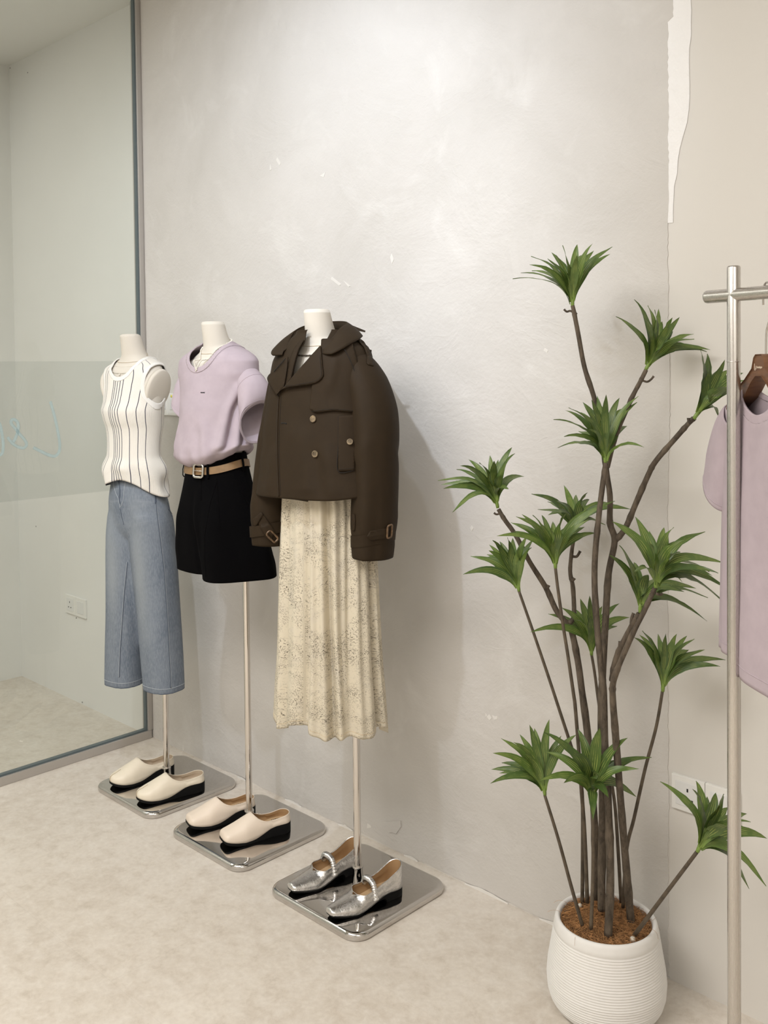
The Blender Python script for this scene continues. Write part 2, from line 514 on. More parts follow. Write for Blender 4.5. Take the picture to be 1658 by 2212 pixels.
def mat_leaf():
    t = NT('striped_leaf'); u = t.attr('u'); v = t.attr('v'); r = t.attr('rnd')
    g0 = t.mix(r, (.050, .094, .020), (.105, .172, .034)); g1 = t.mix(r, (.34, .38, .085), (.46, .50, .14))
    wav = t.math('SINE', t.math('MULTIPLY', t.math('ADD', u, t.math('MULTIPLY', v, .04)), 17.0))
    mid = t.gray(t.math('ABSOLUTE', u), .45, .80, 1, 0)
    st = t.math('MULTIPLY', t.gray(wav, .62, .90), mid)
    brk = t.gray(t.noise(40, 3, .5, t.coord('Object')), .38, .55)
    c = t.mix(t.math('MULTIPLY', t.math('MULTIPLY', st, brk), .8), g0, g1)
    base = t.gray(v, .0, .16, 1, 0); c = t.mix(t.math('MULTIPLY', base, .85), c, (.20, .30, .05))
    return t.set(c, .42, 0, t.bump(wav, .1, .0006), **{'Subsurface Weight': 0.0})

def mat_silver():
    t = NT('crinkled_silver_leather'); P = t.coord()
    a = t.noise(80, 4, .6, P, 1.2); vo = t.node('ShaderNodeTexVoronoi'); vo.feature = 'DISTANCE_TO_EDGE'; vo.inputs['Scale'].default_value = 120
    t.l.new(P, vo.inputs['Vector'])
    n = t.bump(a, .45, .0016); n = t.bump(t.gray(vo.outputs['Distance'], .0, .12), .25, .0006, n)
    return t.set(t.mix(t.gray(a, .3, .7), (.62, .61, .60), (.80, .79, .78)), .27, 1.0, n)

def mat_bark():
    t = NT('dark_bark'); P = t.coord('Object', (1, 1, .35)); a = t.noise(60, 5, .65, P, .4); b = t.noise(180, 3, .6, P)
    c = t.mix(t.gray(a, .35, .65), (.045, .033, .022), (.13, .10, .07))
    c = t.mix(t.gray(b, .60, .70, 0, .6), c, (.02, .015, .012))
    return t.set(c, .8, 0, t.bump(a, .6, .003))

def mat_wood():
    t = NT('walnut_stained_wood'); w_ = t.noise(14, 5, .6, t.coord('Object', (1, 1, 7)), .8)
    return t.set(t.mix(t.gray(w_, .3, .7), (.10, .045, .022), (.20, .10, .05)), .38, 0, t.bump(w_, .06, .001))

def mat_steel(name, col, rough, brush=0.0, scl=(1, 1, .02)):
    t = NT(name)
    if brush:
        a = t.noise(800, 3, .6, t.coord('Object', scl))
        return t.set(t.mix(t.gray(a, .3, .7), dim(col, .95), col), t.gray(a, .3, .7, rough, rough + .06), 1.0, t.bump(a, brush, .0005))
    return t.set(col, rough, 1.0)

MAT = dict(
    plaster=mat_plaster(), floor=mat_floor(),
    paint=M('warm_white_paint', (.68, .655, .615), .55, bump=(45, .12, .002)),
    rawpaint=M('rough_white_paint', (.86, .85, .84), .6, bump=(38, .7, .006)),
    backpaint=M('white_wall_paint', (.78, .775, .755), .6, bump=(60, .08, .002), var=(2, .02)),
    ceil=M('white_ceiling_paint', (.78, .77, .74), .7, bump=(50, .05, .002)),
    glass=mat_glass('green_tinted_glass', (.925, .935, .92)),
    film=mat_film('smoky_window_film', (.975, .98, .975), (.46, .48, .47), .07),
    letter=mat_film('clear_cut_lettering', (.95, .99, 1.0), (.62, .78, .80), .22),
    alu=M('dull_aluminium', (.50, .475, .45), .38, .55),
    gasket=M('dark_glazing_seal', (.10, .13, .14), .4),
    chrome=mat_steel('polished_chrome', (.60, .58, .56), .05),
    pole=mat_steel('chrome_pole', (.74, .70, .66), .09),
    steel=mat_steel('brushed_steel', (.62, .59, .56), .24, .12), rail=mat_steel('brushed_rail_steel', (.62, .59, .56), .24, .12, (.02, .3, 1)),
    form=M('cream_mannequin_fabric', (.65, .605, .53), .8, bump=(700, .12, .0006)),
    seam=M('tan_seam_line', (.45, .36, .24), .8),
    tank=mat_tank(), rib=M('pale_rib_band', (.80, .78, .74), .9, bump=(400, .3, .001)),
    navy=M('navy_edge_thread', (.035, .035, .06), .9),
    denim=mat_denim(), dstitch=M('pale_denim_stitching', (.42, .45, .48), .9), dseam=M('dark_denim_seam', (.085, .105, .14), .9),
    pink=mat_cloth('lilac_jersey', (.44, .37, .405), 900, .2, (9, .22, .01)),
    black=mat_cloth('black_twill', (.0022, .0020, .0023), 700, .15, (10, .2, .006), .95, .02, 0, .06),
    ink=M('black_print', (.02, .018, .022), .8),
    belt=M('tan_leather', (.235, .142, .066), .42, var=(60, .12), bump=(300, .15, .0005)),
    buckle=mat_steel('worn_silver_buckle', (.62, .60, .56), .25),
    jacket=mat_cloth('olive_brown_twill', (.0250, .0152, .0066), 1200, .25, (8, .25, .008), .72, .06),
    jstitch=M('olive_topstitching', (.008, .0055, .0035), .9),
    horn=M('horn_button', (.20, .15, .09), .3, var=(60, .7)),
    hornhole=M('button_hole', (.03, .02, .015), .7),
    tort=M('tortoise_buckle', (.12, .07, .035), .22, var=(70, .75)),
    skirt=mat_skirt(), hemthread=M('ecru_hem_thread', (.62, .50, .33), .8),
    cream=M('cream_leather', (.78, .70, .565), .42, var=(18, .03), bump=(30, .12, .003)),
    blush=M('blush_cream_leather', (.78, .67, .555), .42, var=(18, .03), bump=(30, .12, .003)),
    sole=M('black_rubber_sole', (.005, .005, .005), .6, **{'Specular IOR Level': .12}), insole=M('tan_insole', (.52, .36, .205), .6), lining=M('tan_lining', (.40, .25, .125), .6),
    creamlining=M('beige_lining', (.52, .42, .31), .6),
    silver=mat_silver(), pot=M('matt_white_ceramic', (.73, .715, .69), .62, var=(40, .02)),
    coir=M('brown_coir_fibre', (.42, .215, .085), .8, var=(90, .6)), coirbase=M('dark_coir_bed', (.12, .06, .03), .9),
    leaf=mat_leaf(), bark=mat_bark(), twig=M('smooth_brown_twig', (.085, .064, .042), .65, var=(40, .4), bump=(70, .3, .002)),
    chip=M('pale_plaster_chip', (.70, .675, .635), .7, bump=(60, .5, .002)),
    glue=M('hot_glue_blob', (.55, .50, .42), .25),
    plate=M('white_switch_plastic', (.80, .79, .76), .3), rocker=M('pale_rocker_plastic', (.74, .74, .73), .28),
    hole=M('dark_socket_slot', (.01, .01, .012), .6), sticker=M('yellow_sticker', (.80, .72, .10), .5),
    pearl=M('pearl_bead', (.80, .75, .66), .25), darkbead=M('dark_stone_bead', (.06, .045, .03), .3, var=(400, .8)),
    fine=mat_steel('fine_silver_chain', (.80, .77, .70), .25),
    wood=mat_wood(), print=M('pale_wood_print', (.72, .62, .50), .6), tagm=M('white_care_tag', (.85, .83, .80), .6),
)
# ------------------------------------------------------------------ the room
WY = 2.21; HZ = 3.085; GX = -3.53; XL = -4.745; XR = 2.2; YF = -2.6
def quad(a, b, c, d): return [V(a), V(b), V(c), V(d)], [(0, 1, 2, 3)]
def struct(name, vf, mat, label=None, smooth=False, **kw):
    o = add(name, vf[0], vf[1], mat, None, smooth, **kw); tag(o, label, kind='structure'); return o

fl = struct('floor', box((XL, YF, -.06), (XR, WY + .1, 0)), MAT['floor'], 'grey beige concrete-look vinyl floor under the stands')
struct('ceiling', box((XL, YF, HZ), (XR, WY + .1, HZ + .06)), MAT['ceil'], 'plain white ceiling over both sides of the glass')
wb = struct('wall_back', box((XL - .1, WY, 0), (XR, WY + .1, HZ)), MAT['paint'], 'smooth warm white painted wall behind the clothes rack')
struct('wall_left', box((XL - .1, YF, 0), (XL, WY, HZ)), MAT['backpaint'], 'white end wall of the small room beyond the glass')
struct('wall_right', box((XR, YF, 0), (XR + .1, WY + .1, HZ)), MAT['paint'], 'plain white wall of the shop behind the camera side')
struct('wall_front', box((XL - .1, YF - .1, 0), (XR + .1, YF, HZ)), MAT['paint'], 'plain white wall of the shop facing the plaster')
# painted wall part seen through the glass
add('wall_panel', *quad((XL, WY - .002, 0), (GX - .046, WY - .002, 0), (GX - .046, WY - .002, HZ), (XL, WY - .002, HZ)), MAT['backpaint'], wb, False)

# plaster coat: a thin slab with torn right and lower edges
def plaster_coat():
    x0, x1 = GX + .004, -1.163
    nz_ = 320; y0 = WY - .0022
    right = []; left = []; 
    for i in range(nz_ + 1):
        z = HZ * i / nz_
        right.append((x1 + .004*nz(1, 2, z*3) + .0028*nz(5, 2, z*14) + .003*nz(9, 4, z*60) + .003*nz(3, 4, z*140) + (.014 if z > 2.4 else 0) - .016*sstep(1.5, .9, z)*0.3, z))
        left.append((x0 + .0025*nz(3, 7, z*20), z))
    low = []
    n = 190
    for i in range(1, n):
        x = x0 + (x1 - x0) * i / n
        low.append((x, .004 + .007*max(0, nz(x*6, 3, 1) + .15) + .006*max(0, nz(x*22, 8, 2))))
    left[0] = (x0, .006); right[0] = (x1, .006)
    outline = low + right + list(reversed(left))
    pts = [V(p) for p in outline]
    r = delaunay_2d_cdt(pts, [(i, (i + 1) % len(pts)) for i in range(len(pts))], [], 1, 1e-6)
    n = len(r[0]); vs = [V((p.x, y0, p.y)) for p in r[0]] + [V((p.x, WY + .001, p.y)) for p in r[0]]
    fs = [tuple(f) if ((r[0][f[1]] - r[0][f[0]]).cross(r[0][f[2]] - r[0][f[0]])) > 0 else tuple(reversed(f)) for f in r[2]]
    bd = [i for i, _ in enumerate(pts)]
    mp = {}
    for k, orig in enumerate(r[3]):
        for q in orig: mp[q] = k
    for i in range(len(pts)):
        a, b = mp[i], mp[(i + 1) % len(pts)]
        if a != b: fs.append((a, a + n, b + n, b))
    return vs, fs
PY = WY - .0022
wp = add('plaster_coat', *plaster_coat(), MAT['plaster'], wb, False)
wp['label'] = 'textured grey beige trowelled plaster with a torn right edge'
# strip of rough fresh white paint at the top right of the plaster
def paint_patch():
    L = []; Rr = []
    for i in range(41):
        z = 1.9 + (HZ - 1.9) * i / 40; wd = .048 * sstep(1.9, 2.28, z) + .010*nz(2, z*9, 4) + .006*nz(7, z*40, 1)
        L.append((-1.172, z)); Rr.append((-1.152 + max(.001, wd), z))
    vs = [V((x, WY - .0015, z)) for x, z in L] + [V((x, WY - .0015, z)) for x, z in Rr]
    return vs, [(i, 41 + i, 42 + i, i + 1) for i in range(40)]
pp = add('white_paint_patch', *paint_patch(), MAT['rawpaint'], wb, False); pp['label'] = 'rough brighter white paint strip beside the torn plaster edge'

# small reliefs in the plaster: peeled flake, scraped marks, chips along the foot of the wall
def flake(pts, off, mat, name, label=None):
    P = [on_y(x, y, PY - off) for x, y in pts]; Q = [V((p.x, PY + .001, p.z)) for p in P]; n = len(P)
    fs = [tuple(range(n))] + [(i, n + i, n + (i+1) % n, (i+1) % n) for i in range(n)]
    o = add(name, P + Q, fs, mat, wb, False)
    if label: o['label'] = label
k = K(700, 1780, .3016)
flake(k([(412, -15), (545, -22), (548, 20), (512, 72), (488, 60), (462, 62), (440, 40)]), .0035, MAT['plaster'], 'plaster_flake', 'thicker tongue of plaster low on the wall')
for pts in ([(1050,1548),(1056,1543),(1061,1551),(1057,1556)], [(1062,1545),(1068,1548),(1074,1547),(1073,1554),(1066,1555)], [(1048,1541),(1051,1546),(1049,1549)],
            [(793,1779),(800,1783),(802,1788),(792,1789)], [(1018,1135),(1022,1141),(1018,1148),(1014,1140)], [(716,598),(736,614),(732,617),(714,603)], [(741,606),(756,618),(752,620)],
            [(1176,752),(1183,757),(1181,762),(1173,757)], [(598,340),(606,352),(603,358),(596,346)], [(690,380),(702,372),(699,383)], [(583,355),(586,366),(582,368)], [(845,548),(850,560),(846,570),(842,556)], [(395,1610),(397,1621),(394,1622)], [(356,1655),(382,1668),(352,1662)]):
    flake(pts, .0012, MAT['chip'], 'plaster_chip')
for x, w_ in ((-2.62, .09), (-2.35, .07), (-2.92, .05), (-1.75, .16), (-1.5, .12), (-2.05, .06)):
    n = 9; vs = []; 
    for i in range(n):
        xx = x + w_ * (i / (n - 1) - .5); h = .006 * math.sin(math.pi * i / (n - 1)) * (1 + .9*nz(xx*90, 1, 1)) + .003
        vs += [V((xx, PY - .0025, 0)), V((xx, PY - .0012, h))]
    add('plaster_chip', vs, [(2*i, 2*i+2, 2*i+3, 2*i+1) for i in range(n - 1)], MAT['chip'], wb, False)

# ------------------------------------------------------------------ glass partition
win = tag(bpy.data.objects.new('window_1', None), 'floor-to-ceiling glass partition with a smoky film band', kind='structure'); COL.objects.link(win)
win.location = (GX - .022, 0.0, 0)
add('bottom_channel', *box((GX - .044, YF, 0), (GX, WY - .006, .034)), MAT['alu'], win, False, bevel=.002)
add('wall_channel', *box((GX - .044, WY - .024, .034), (GX, WY + .001, HZ)), MAT['alu'], win, False, bevel=.002)
add('glass_pane', *box((GX - .024, YF, .036), (GX - .014, WY - .028, HZ)), MAT['glass'], win, False)
add('seal', *box((GX - .028, YF, .034), (GX - .008, WY - .024, .041)), MAT['gasket'], win, False)
add('seal', *box((GX - .026, WY - .030, .041), (GX - .008, WY - .024, HZ)), MAT['gasket'], win, False)
zt = [on_x(x, y, GX - .013).z for x, y in ((0, 777.6), (241, 783))]; zb = [on_x(x, y, GX - .013).z for x, y in ((0, 1084), (228, 1064))]
zt = sum(zt) / 2; zb = sum(zb) / 2
fx = GX - .0265
film = add('film_band', *box((fx - .0004, YF + .02, zb), (fx, WY - .031, zt)), MAT['film'], win, False); film['label'] = 'smoky translucent film band across the glass'
k6 = K(0, 600, .2712)
for pts in ([(400,985),(420,1050),(445,1150),(465,1250),(476,1330),(470,1385),(440,1420),(390,1413),(320,1380),(265,1352)],
            [(60,1270),(100,1320),(150,1350),(190,1355),(212,1328),(195,1290),(160,1250),(125,1205),(92,1165),(88,1140),(108,1128),(135,1145),(146,1180),(140,1230),(122,1280),(105,1310)],
            [(-30,1130),(0,1170),(15,1240),(26,1330),(20,1390),(0,1412),(-40,1420)]):
    pth = catmull([on_x(x, y, GX - .0128) for x, y in k6(pts)], 7)
    v, f = tube(pth, .0062, 6, flat=1.0)
    v = [V((GX - .0128 + (p.x - (GX - .0128)) * .08, p.y, p.z)) for p in v]
    o = add('lettering', v, f, MAT['letter'], film); o['label'] = 'pale handwritten letter strokes cut in the film'

# ------------------------------------------------------------------ switch and socket plates
def plate(name, label, cat, corners_px, wall_y, kind, rad=.0):
    (a, b) = corners_px
    P0 = on_y(*a, wall_y); P1 = on_y(*b, wall_y)
    x0, x1 = P0.x, P1.x; z1 = P0.z; z0 = P1.z
    return x0, x1, z0, z1

def build_plate(name, label, cat, x0, x1, z0, z1, y, gangs, group=None):
    t = thing(name, label, cat, ((x0 + x1) / 2, y, z0), group)
    n = len(gangs); wd = (x1 - x0) / n; d = .009
    for i, g in enumerate(gangs):
        a, b = x0 + wd*i + .0006, x0 + wd*(i+1) - .0006; c = (a + b) / 2; h = z1 - z0
        add('plate', *box((a, y - d, z0), (b, y + .001, z1)), MAT['plate'], t, False, bevel=.0018)
        if g == 'socket':
            m_ = add('module', *box((c - .032, y - d - .0016, z0 + h*.16), (c + .032, y - d + .001, z1 - h*.16)), MAT['rocker'], t, False, bevel=.001)
            for dx, dz, sw, sh in ((0, .012, .0042, .0085), (-.011, -.012, .0072, .0045), (.011, -.012, .0072, .0045)):
                q = (c + dx, (z0 + z1) / 2 + dz)
                add('pin_slot', *box((q[0] - sw/2, y - d - .0021, q[1] - sh/2), (q[0] + sw/2, y - d - .0010, q[1] + sh/2)), MAT['hole'], t, False)
        elif g == 'sw2':
            for s in (-1, 0, 1):
                add('rocker', *box((c + s*.0205 - .0098, y - d - .0024, z0 + h*.26), (c + s*.0205 + .0098, y - d + .001, z1 - h*.26)), MAT['rocker'], t, False, bevel=.001)
                s_ = add('sticker', *lathe([(.0001, 0), (.0058, 0), (.0058, .0006), (.0001, .0006)], (0, 0, 0), 14, False, False), MAT['sticker'], t)
                for vv in s_.data.vertices:
                    w0 = vv.co + world_loc(s_)
                    p = V((c + s*.0205 + w0.x, y - d - .0002 - w0.z, z1 - h*.13 + w0.y)); vv.co = p - world_loc(s_)
        else:
            add('rocker', *box((c - .030, y - d - .0020, z0 + h*.18), (c + .030, y - d + .001, z1 - h*.18)), MAT['rocker'], t, False, bevel=.001)
        for dz in (.07, -.07) if g == 'socket' else ():
            pass
    return t
build_plate('wall_socket', 'white double socket plate low on the smooth wall beside the rack', 'socket', -1.156, -.980, .446, .533, WY, ['socket', 'blank'])
build_plate('wall_socket', 'white double socket plate on the wall beyond the glass', 'socket', -4.258, -4.066, .412, .500, WY - .002, ['socket', 'blank'])
build_plate('light_switch', 'white light switch plate with yellow stickers between the mannequins', 'switch', -3.455, -3.268, 1.368, 1.458, PY, ['sw2', 'sw2'])
# dark screw holes in the wall beyond the glass
for px, py in ((30, 132), (42, 130), (140, 61), (242, 12), (22, 147), (78, 1137), (165, 1335), (178, 1517), (26, 562), (60, 157)):
    P = on_y(px, py, WY - .0022); r_ = .0035
    v, f = lathe([(.0001, 0), (r_, 0)], (0, 0, 0), 8, False, False)
    o = add('screw_hole', [V((P.x + p.x, WY - .0030, P.z + p.y)) for p in v], f, MAT['hole'], wb, False)
# ------------------------------------------------------------------ mannequins
class Frame:
    def __init__(s, x, y, yaw):
        s.o = V((x, y, 0)); s.c, s.s = math.cos(math.radians(yaw)), math.sin(math.radians(yaw))
    def w(s, p): return V((s.o.x + p[0]*s.c - p[1]*s.s, s.o.y + p[0]*s.s + p[1]*s.c, p[2]))
    def W(s, vs): return [s.w(p) for p in vs]
    def l(s, P):
        d = V(P) - s.o; return V((d.x*s.c + d.y*s.s, -d.x*s.s + d.y*s.c, d.z))
F1 = Frame(-3.065, 1.972, 10); F2 = Frame(-2.558, 1.963, 5); F3 = Frame(-2.034, 1.958, 10)
BT = .024   # top of the chrome foot

def neck_cap(pr, ztop):
    rs = []
    for z, k in ((ztop, 1.0), (ztop + .004, .97), (ztop + .0062, .90), (ztop + .007, .75), (ztop + .007, .3)):
        cx, cy, a, b, n = pr.at(ztop); rs.append([V((cx + a*k*math.cos(2*math.pi*j/48 - math.pi/2), cy + b*k*math.sin(2*math.pi*j/48 - math.pi/2), z)) for j in range(48)])
    return rs

def stand(Fr, label, pole_top):
    t = thing('mannequin', label, 'mannequin', (Fr.o.x, Fr.o.y, 0), 'mannequins on chrome stands')
    # rounded square foot
    def sq(h, r, z):
        out = []
        for q, (sx, sy) in enumerate(((1, 1), (-1, 1), (-1, -1), (1, -1))):
            for k in range(11):
                a = math.pi/2*q + math.pi/2*k/10
                out.append(V((Fr.o.x + sx*(h - r) + r*math.cos(a), Fr.o.y + sy*(h - r) + r*math.sin(a), z)))
        return out
    H = .194; R0 = .050
    rs = [sq(H - .006, R0, 0.0), sq(H - .002, R0, .001), sq(H, R0, .005), sq(H, R0, .012)]
    for k in range(1, 7):
        a = math.pi/2*k/6; rs.append(sq(H - .011*(1 - math.cos(a)), R0, .012 + .0115*math.sin(a)))
    rs += [sq(H - .014, R0 - .002, BT), sq(.03, .015, BT)]
    add('base', *rings(rs), MAT['chrome'], t, True, auto=40)
    add('pole', *lathe([(.0108, BT), (.0108, pole_top)], Fr.o, 24), MAT['pole'], t, True, auto=40)
    add('socket_collar', *lathe([(.0165, BT), (.0165, .050), (.0155, .058), (.0150, .070), (.0158, .074), (.0160, .078), (.0150, .080), (.0112, .080)], Fr.o, 28), MAT['chrome'], t, True, auto=40)
    return t

# torso profiles (z, cx, cy, a, b) in the frame of each mannequin
def torso_rows(cx, neck_c, ztop, d, k=1.0, dy=0.0):
    """neck leaning slightly forward, sloping shoulders, chest and waist; d shifts heights"""
    a = lambda z, cy, hx, hy, n=2.0: (z + d, cx, cy + dy, hx*k, hy*k, n)
    return [(ztop, cx, neck_c, .0375, .0375, 2.0), (ztop - .04, cx, neck_c + .010, .0415, .0415, 2.0), (ztop - .07, cx, neck_c + .02, .0475, .047, 2.0),
            a(1.597, neck_c + .026 - dy, .060, .053), a(1.584, neck_c + .03 - dy, .086, .058), a(1.570, neck_c + .03 - dy, .112, .063), a(1.553, -.045, .126, .067), a(1.530, -.045, .132, .072),
            a(1.50, -.046, .130, .076), a(1.44, -.052, .124, .082), a(1.40, -.058, .124, .087), a(1.36, -.056, .119, .082), a(1.30, -.055, .110, .073), a(1.25, -.055, .098, .064), a(1.17, -.05, .092, .060), a(1.08, -.04, .096, .064)]

P1 = Prof(torso_rows(-.080, -.066, 1.678, 0)); P2 = Prof(torso_rows(-.040, -.090, 1.700, .020, 1.0, -.028)); P3 = Prof(torso_rows(-.040, -.110, 1.712, .032, 1.0, -.040))
DY2, DY3 = -.028, -.040
def shifted(rows, cx, dy): return Prof([(r[0], cx, r[2] + dy) + tuple(r[3:]) for r in rows])
def torso(Fr, pr, ztop, t, zbot, stumps=False):
    zs = lin(zbot, 1.50, 30) + lin(1.505, ztop, 46)
    v, f, _, _ = loft(pr, 48, zs)
    rs = [[v[i*48 + j] for j in range(48)] for i in range(len(zs))] + neck_cap(pr, ztop)
    vf = rings(rs)
    if stumps:
        for s in (1, -1):
            st = []
            cx = pr.at(1.5)[0]
            for q in range(6):
                u = q / 5; c = V((cx + s*(.06 + .062*u), -.046, 1.492 - .012*u)); tilt = math.radians(18) * u
                hy, hz = .062 - .009*u, .080 - .003*u
                st.append([c + V((s*math.sin(tilt)*hz*math.sin(a), hy*math.cos(a), hz*math.sin(a)*math.cos(tilt))) for a in (2*math.pi*j/28*s for j in range(28))])
            vf = join(vf, rings(st))
        vf = fuse(vf, .0055, 5)
    o = add('torso_form', Fr.W(vf[0]), vf[1], MAT['form'], t, True)
    if stumps:
        for s in (1, -1):
            cx = pr.at(1.5)[0]; c = V((cx + s*.1215, -.046, 1.480)); tl = math.radians(18); st = []
            ax = V((s*math.cos(tl), 0, -math.sin(tl)))
            for kk, dd in ((1.0, -.012), (1.012, -.002), (1.005, .001), (.985, .004), (.93, .006), (.6, .009), (.2, .010)):
                st.append([c + ax*dd + V((s*math.sin(tl)*.0775*kk*math.sin(a), .0545*kk*math.cos(a), .0775*kk*math.sin(a)*math.cos(tl))) for a in (2*math.pi*j/40*s for j in range(40))])
            add('shoulder_cap', Fr.W(rings(st)[0]), rings(st)[1], MAT['form'], t, True)
    # stitched line round the root of the neck
    zf, zk = ztop - .098, ztop - .058
    pth = [Fr.w(pr.P(a, zk + (zf - zk) * (.5 - .5*math.sin(a)), .0004)) for a in lin(0, 2*math.pi, 61)[:-1]]
    add('neck_seam', *tube(pth, .0009, 5, closed=True), MAT['seam'], t)
    return vf

M1 = stand(F1, 'cream mannequin in the striped tank top and blue jeans, nearest the glass', .52)
M2 = stand(F2, 'cream mannequin in the lilac t-shirt and black shorts, the middle one', 1.15)
M3 = stand(F3, 'cream mannequin in the brown jacket and speckled skirt, nearest the plant', .80)
T1 = torso(F1, P1, 1.678, M1, 1.08, True)
T2 = torso(F2, P2, 1.700, M2, 1.10)
T3 = torso(F3, P3, 1.712, M3, 1.12)

# ------------------------------------------------------------------ striped tank top
TANK = Prof([(1.66, -.08, -.05, .046, .046), (1.605, -.08, -.040, .0545, .053), (1.589, -.08, -.036, .084, .0605), (1.574, -.08, -.036, .115, .067), (1.556, -.08, -.045, .136, .0715), (1.533, -.08, -.045, .144, .0765),
             (1.50, -.08, -.046, .1345, .081), (1.44, -.08, -.053, .129, .088), (1.405, -.08, -.061, .129, .0935), (1.375, -.08, -.059, .1255, .090), (1.34, -.08, -.055, .120, .0815), (1.31, -.08, -.056, .1155, .077),
             (1.276, -.08, -.058, .113, .0745), (1.243, -.08, -.059, .114, .0755), (1.21, -.08, -.059, .1255, .083), (1.18, -.08, -.054, .132, .0885), (1.16, -.08, -.050, .131, .089), (1.13, -.08, -.048, .128, .087)])
def tank():
    t = thing('tank_top', 'white ribbed tank top with thin navy stripes on the mannequin nearest the glass', 'tank top', F1.w((-.08, -.05, 1.10)))
    def disp(phi, z):
        d = .0022*nz(math.cos(phi)*2, math.sin(phi)*2, z*9)
        k = sstep(1.25, 1.17, z)
        d += k * (.004 + .005*math.sin(3*phi + 1.2) + .004*math.sin(7*phi + z*30) + .008*nz(math.cos(phi)*2.2, math.sin(phi)*2.2, z*6))
        d += k * .012*math.exp(-(adiff(phi, .25)/.35)**2) * math.sin((z - 1.10)*70)
        return d
    def zmap(phi, z):
        # hem: higher at the front, dropping to the left side
        k = sstep(1.24, 1.13, z)
        s = math.exp(-(adiff(phi, .15)/.75)**2); fr = math.exp(-(adiff(phi, -1.40)/.62)**2)
        return z + k*(-.034*s + .032*fr - .004)
    zs = lin(1.13, 1.30, 26) + lin(1.305, 1.50, 28) + lin(1.503, 1.63, 50)
    v, f, ph, zz = loft(TANK, 144, zs, disp, 0, zmap)
    W = F1.W(v)
    neck = []; arm = []
    for p, phi in zip(v, ph):
        x, y, z = p.x + .08, p.y + .05, p.z
        # neckline: scooped in front, shallow behind; distance-like value, positive on the cloth
        zf = 1.532 + 13.0 * x*x if y < 0 else 1.588 + 2.0*x*x
        slope = math.sqrt(1 + (26*x)**2) if y < 0 else 1
        neck.append((zf - z) / slope if abs(x) < .078 and z > 1.5 else max(.02, abs(x) - .062) if z > 1.5 else .03)
        if z > 1.50: xa = .107 + .013*sstep(1.50, 1.575, z)
        else: xa = .107 + .036*sstep(1.50, 1.398, z)**1.6
        arm.append((xa - abs(x)) * .85 if z > 1.396 else .05)
    neck2 = []
    for p in v:
        x, y, z = p.x + .08, p.y + .05, p.z
        # smooth implicit neckline: tilted ellipse around the neck root
        cz = 1.600; e = ((x/.066)**2 + ((z - 1.606)/(.078 if y < -.0 else .022))**2)
        d = (math.sqrt(e) - 1) * .055
        if z > 1.606 and y >= 0: d = min(d, (abs(x) - .066))
        neck2.append(d if z > 1.45 else .06)
    val = [min(a, b) for a, b in zip(neck2, arm)]
    u = []
    for phi in ph:
        u.append((phi + math.pi/2 + math.pi) % (2*math.pi) - math.pi)   # 0 at the centre front, + towards the left side
    us = u
    ex = {'u': us, 'val': val}
    nv, nf, ne = clip(W, f, [a - .010 for a in val], ex)
    add('body', nv, nf, MAT['tank'], t, True, solid=.0022, attrs={'u': ne['u']})
    bv, bf, be = clip(W, f, val, ex)
    bv, bf = clip(bv, bf, [.0105 - a for a in be['val']])
    rb = add('rib_band', bv, bf, MAT['rib'], t, True, solid=.0040); rb['label'] = 'plain white rib at neck and armholes'
    hem = [W[j] for j in range(144)]
    add('hem_edge', *tube(hem, .0014, 5, closed=True), MAT['navy'], t)['label'] = 'thin navy edge of the hem'
    return W, f
TW = tank()

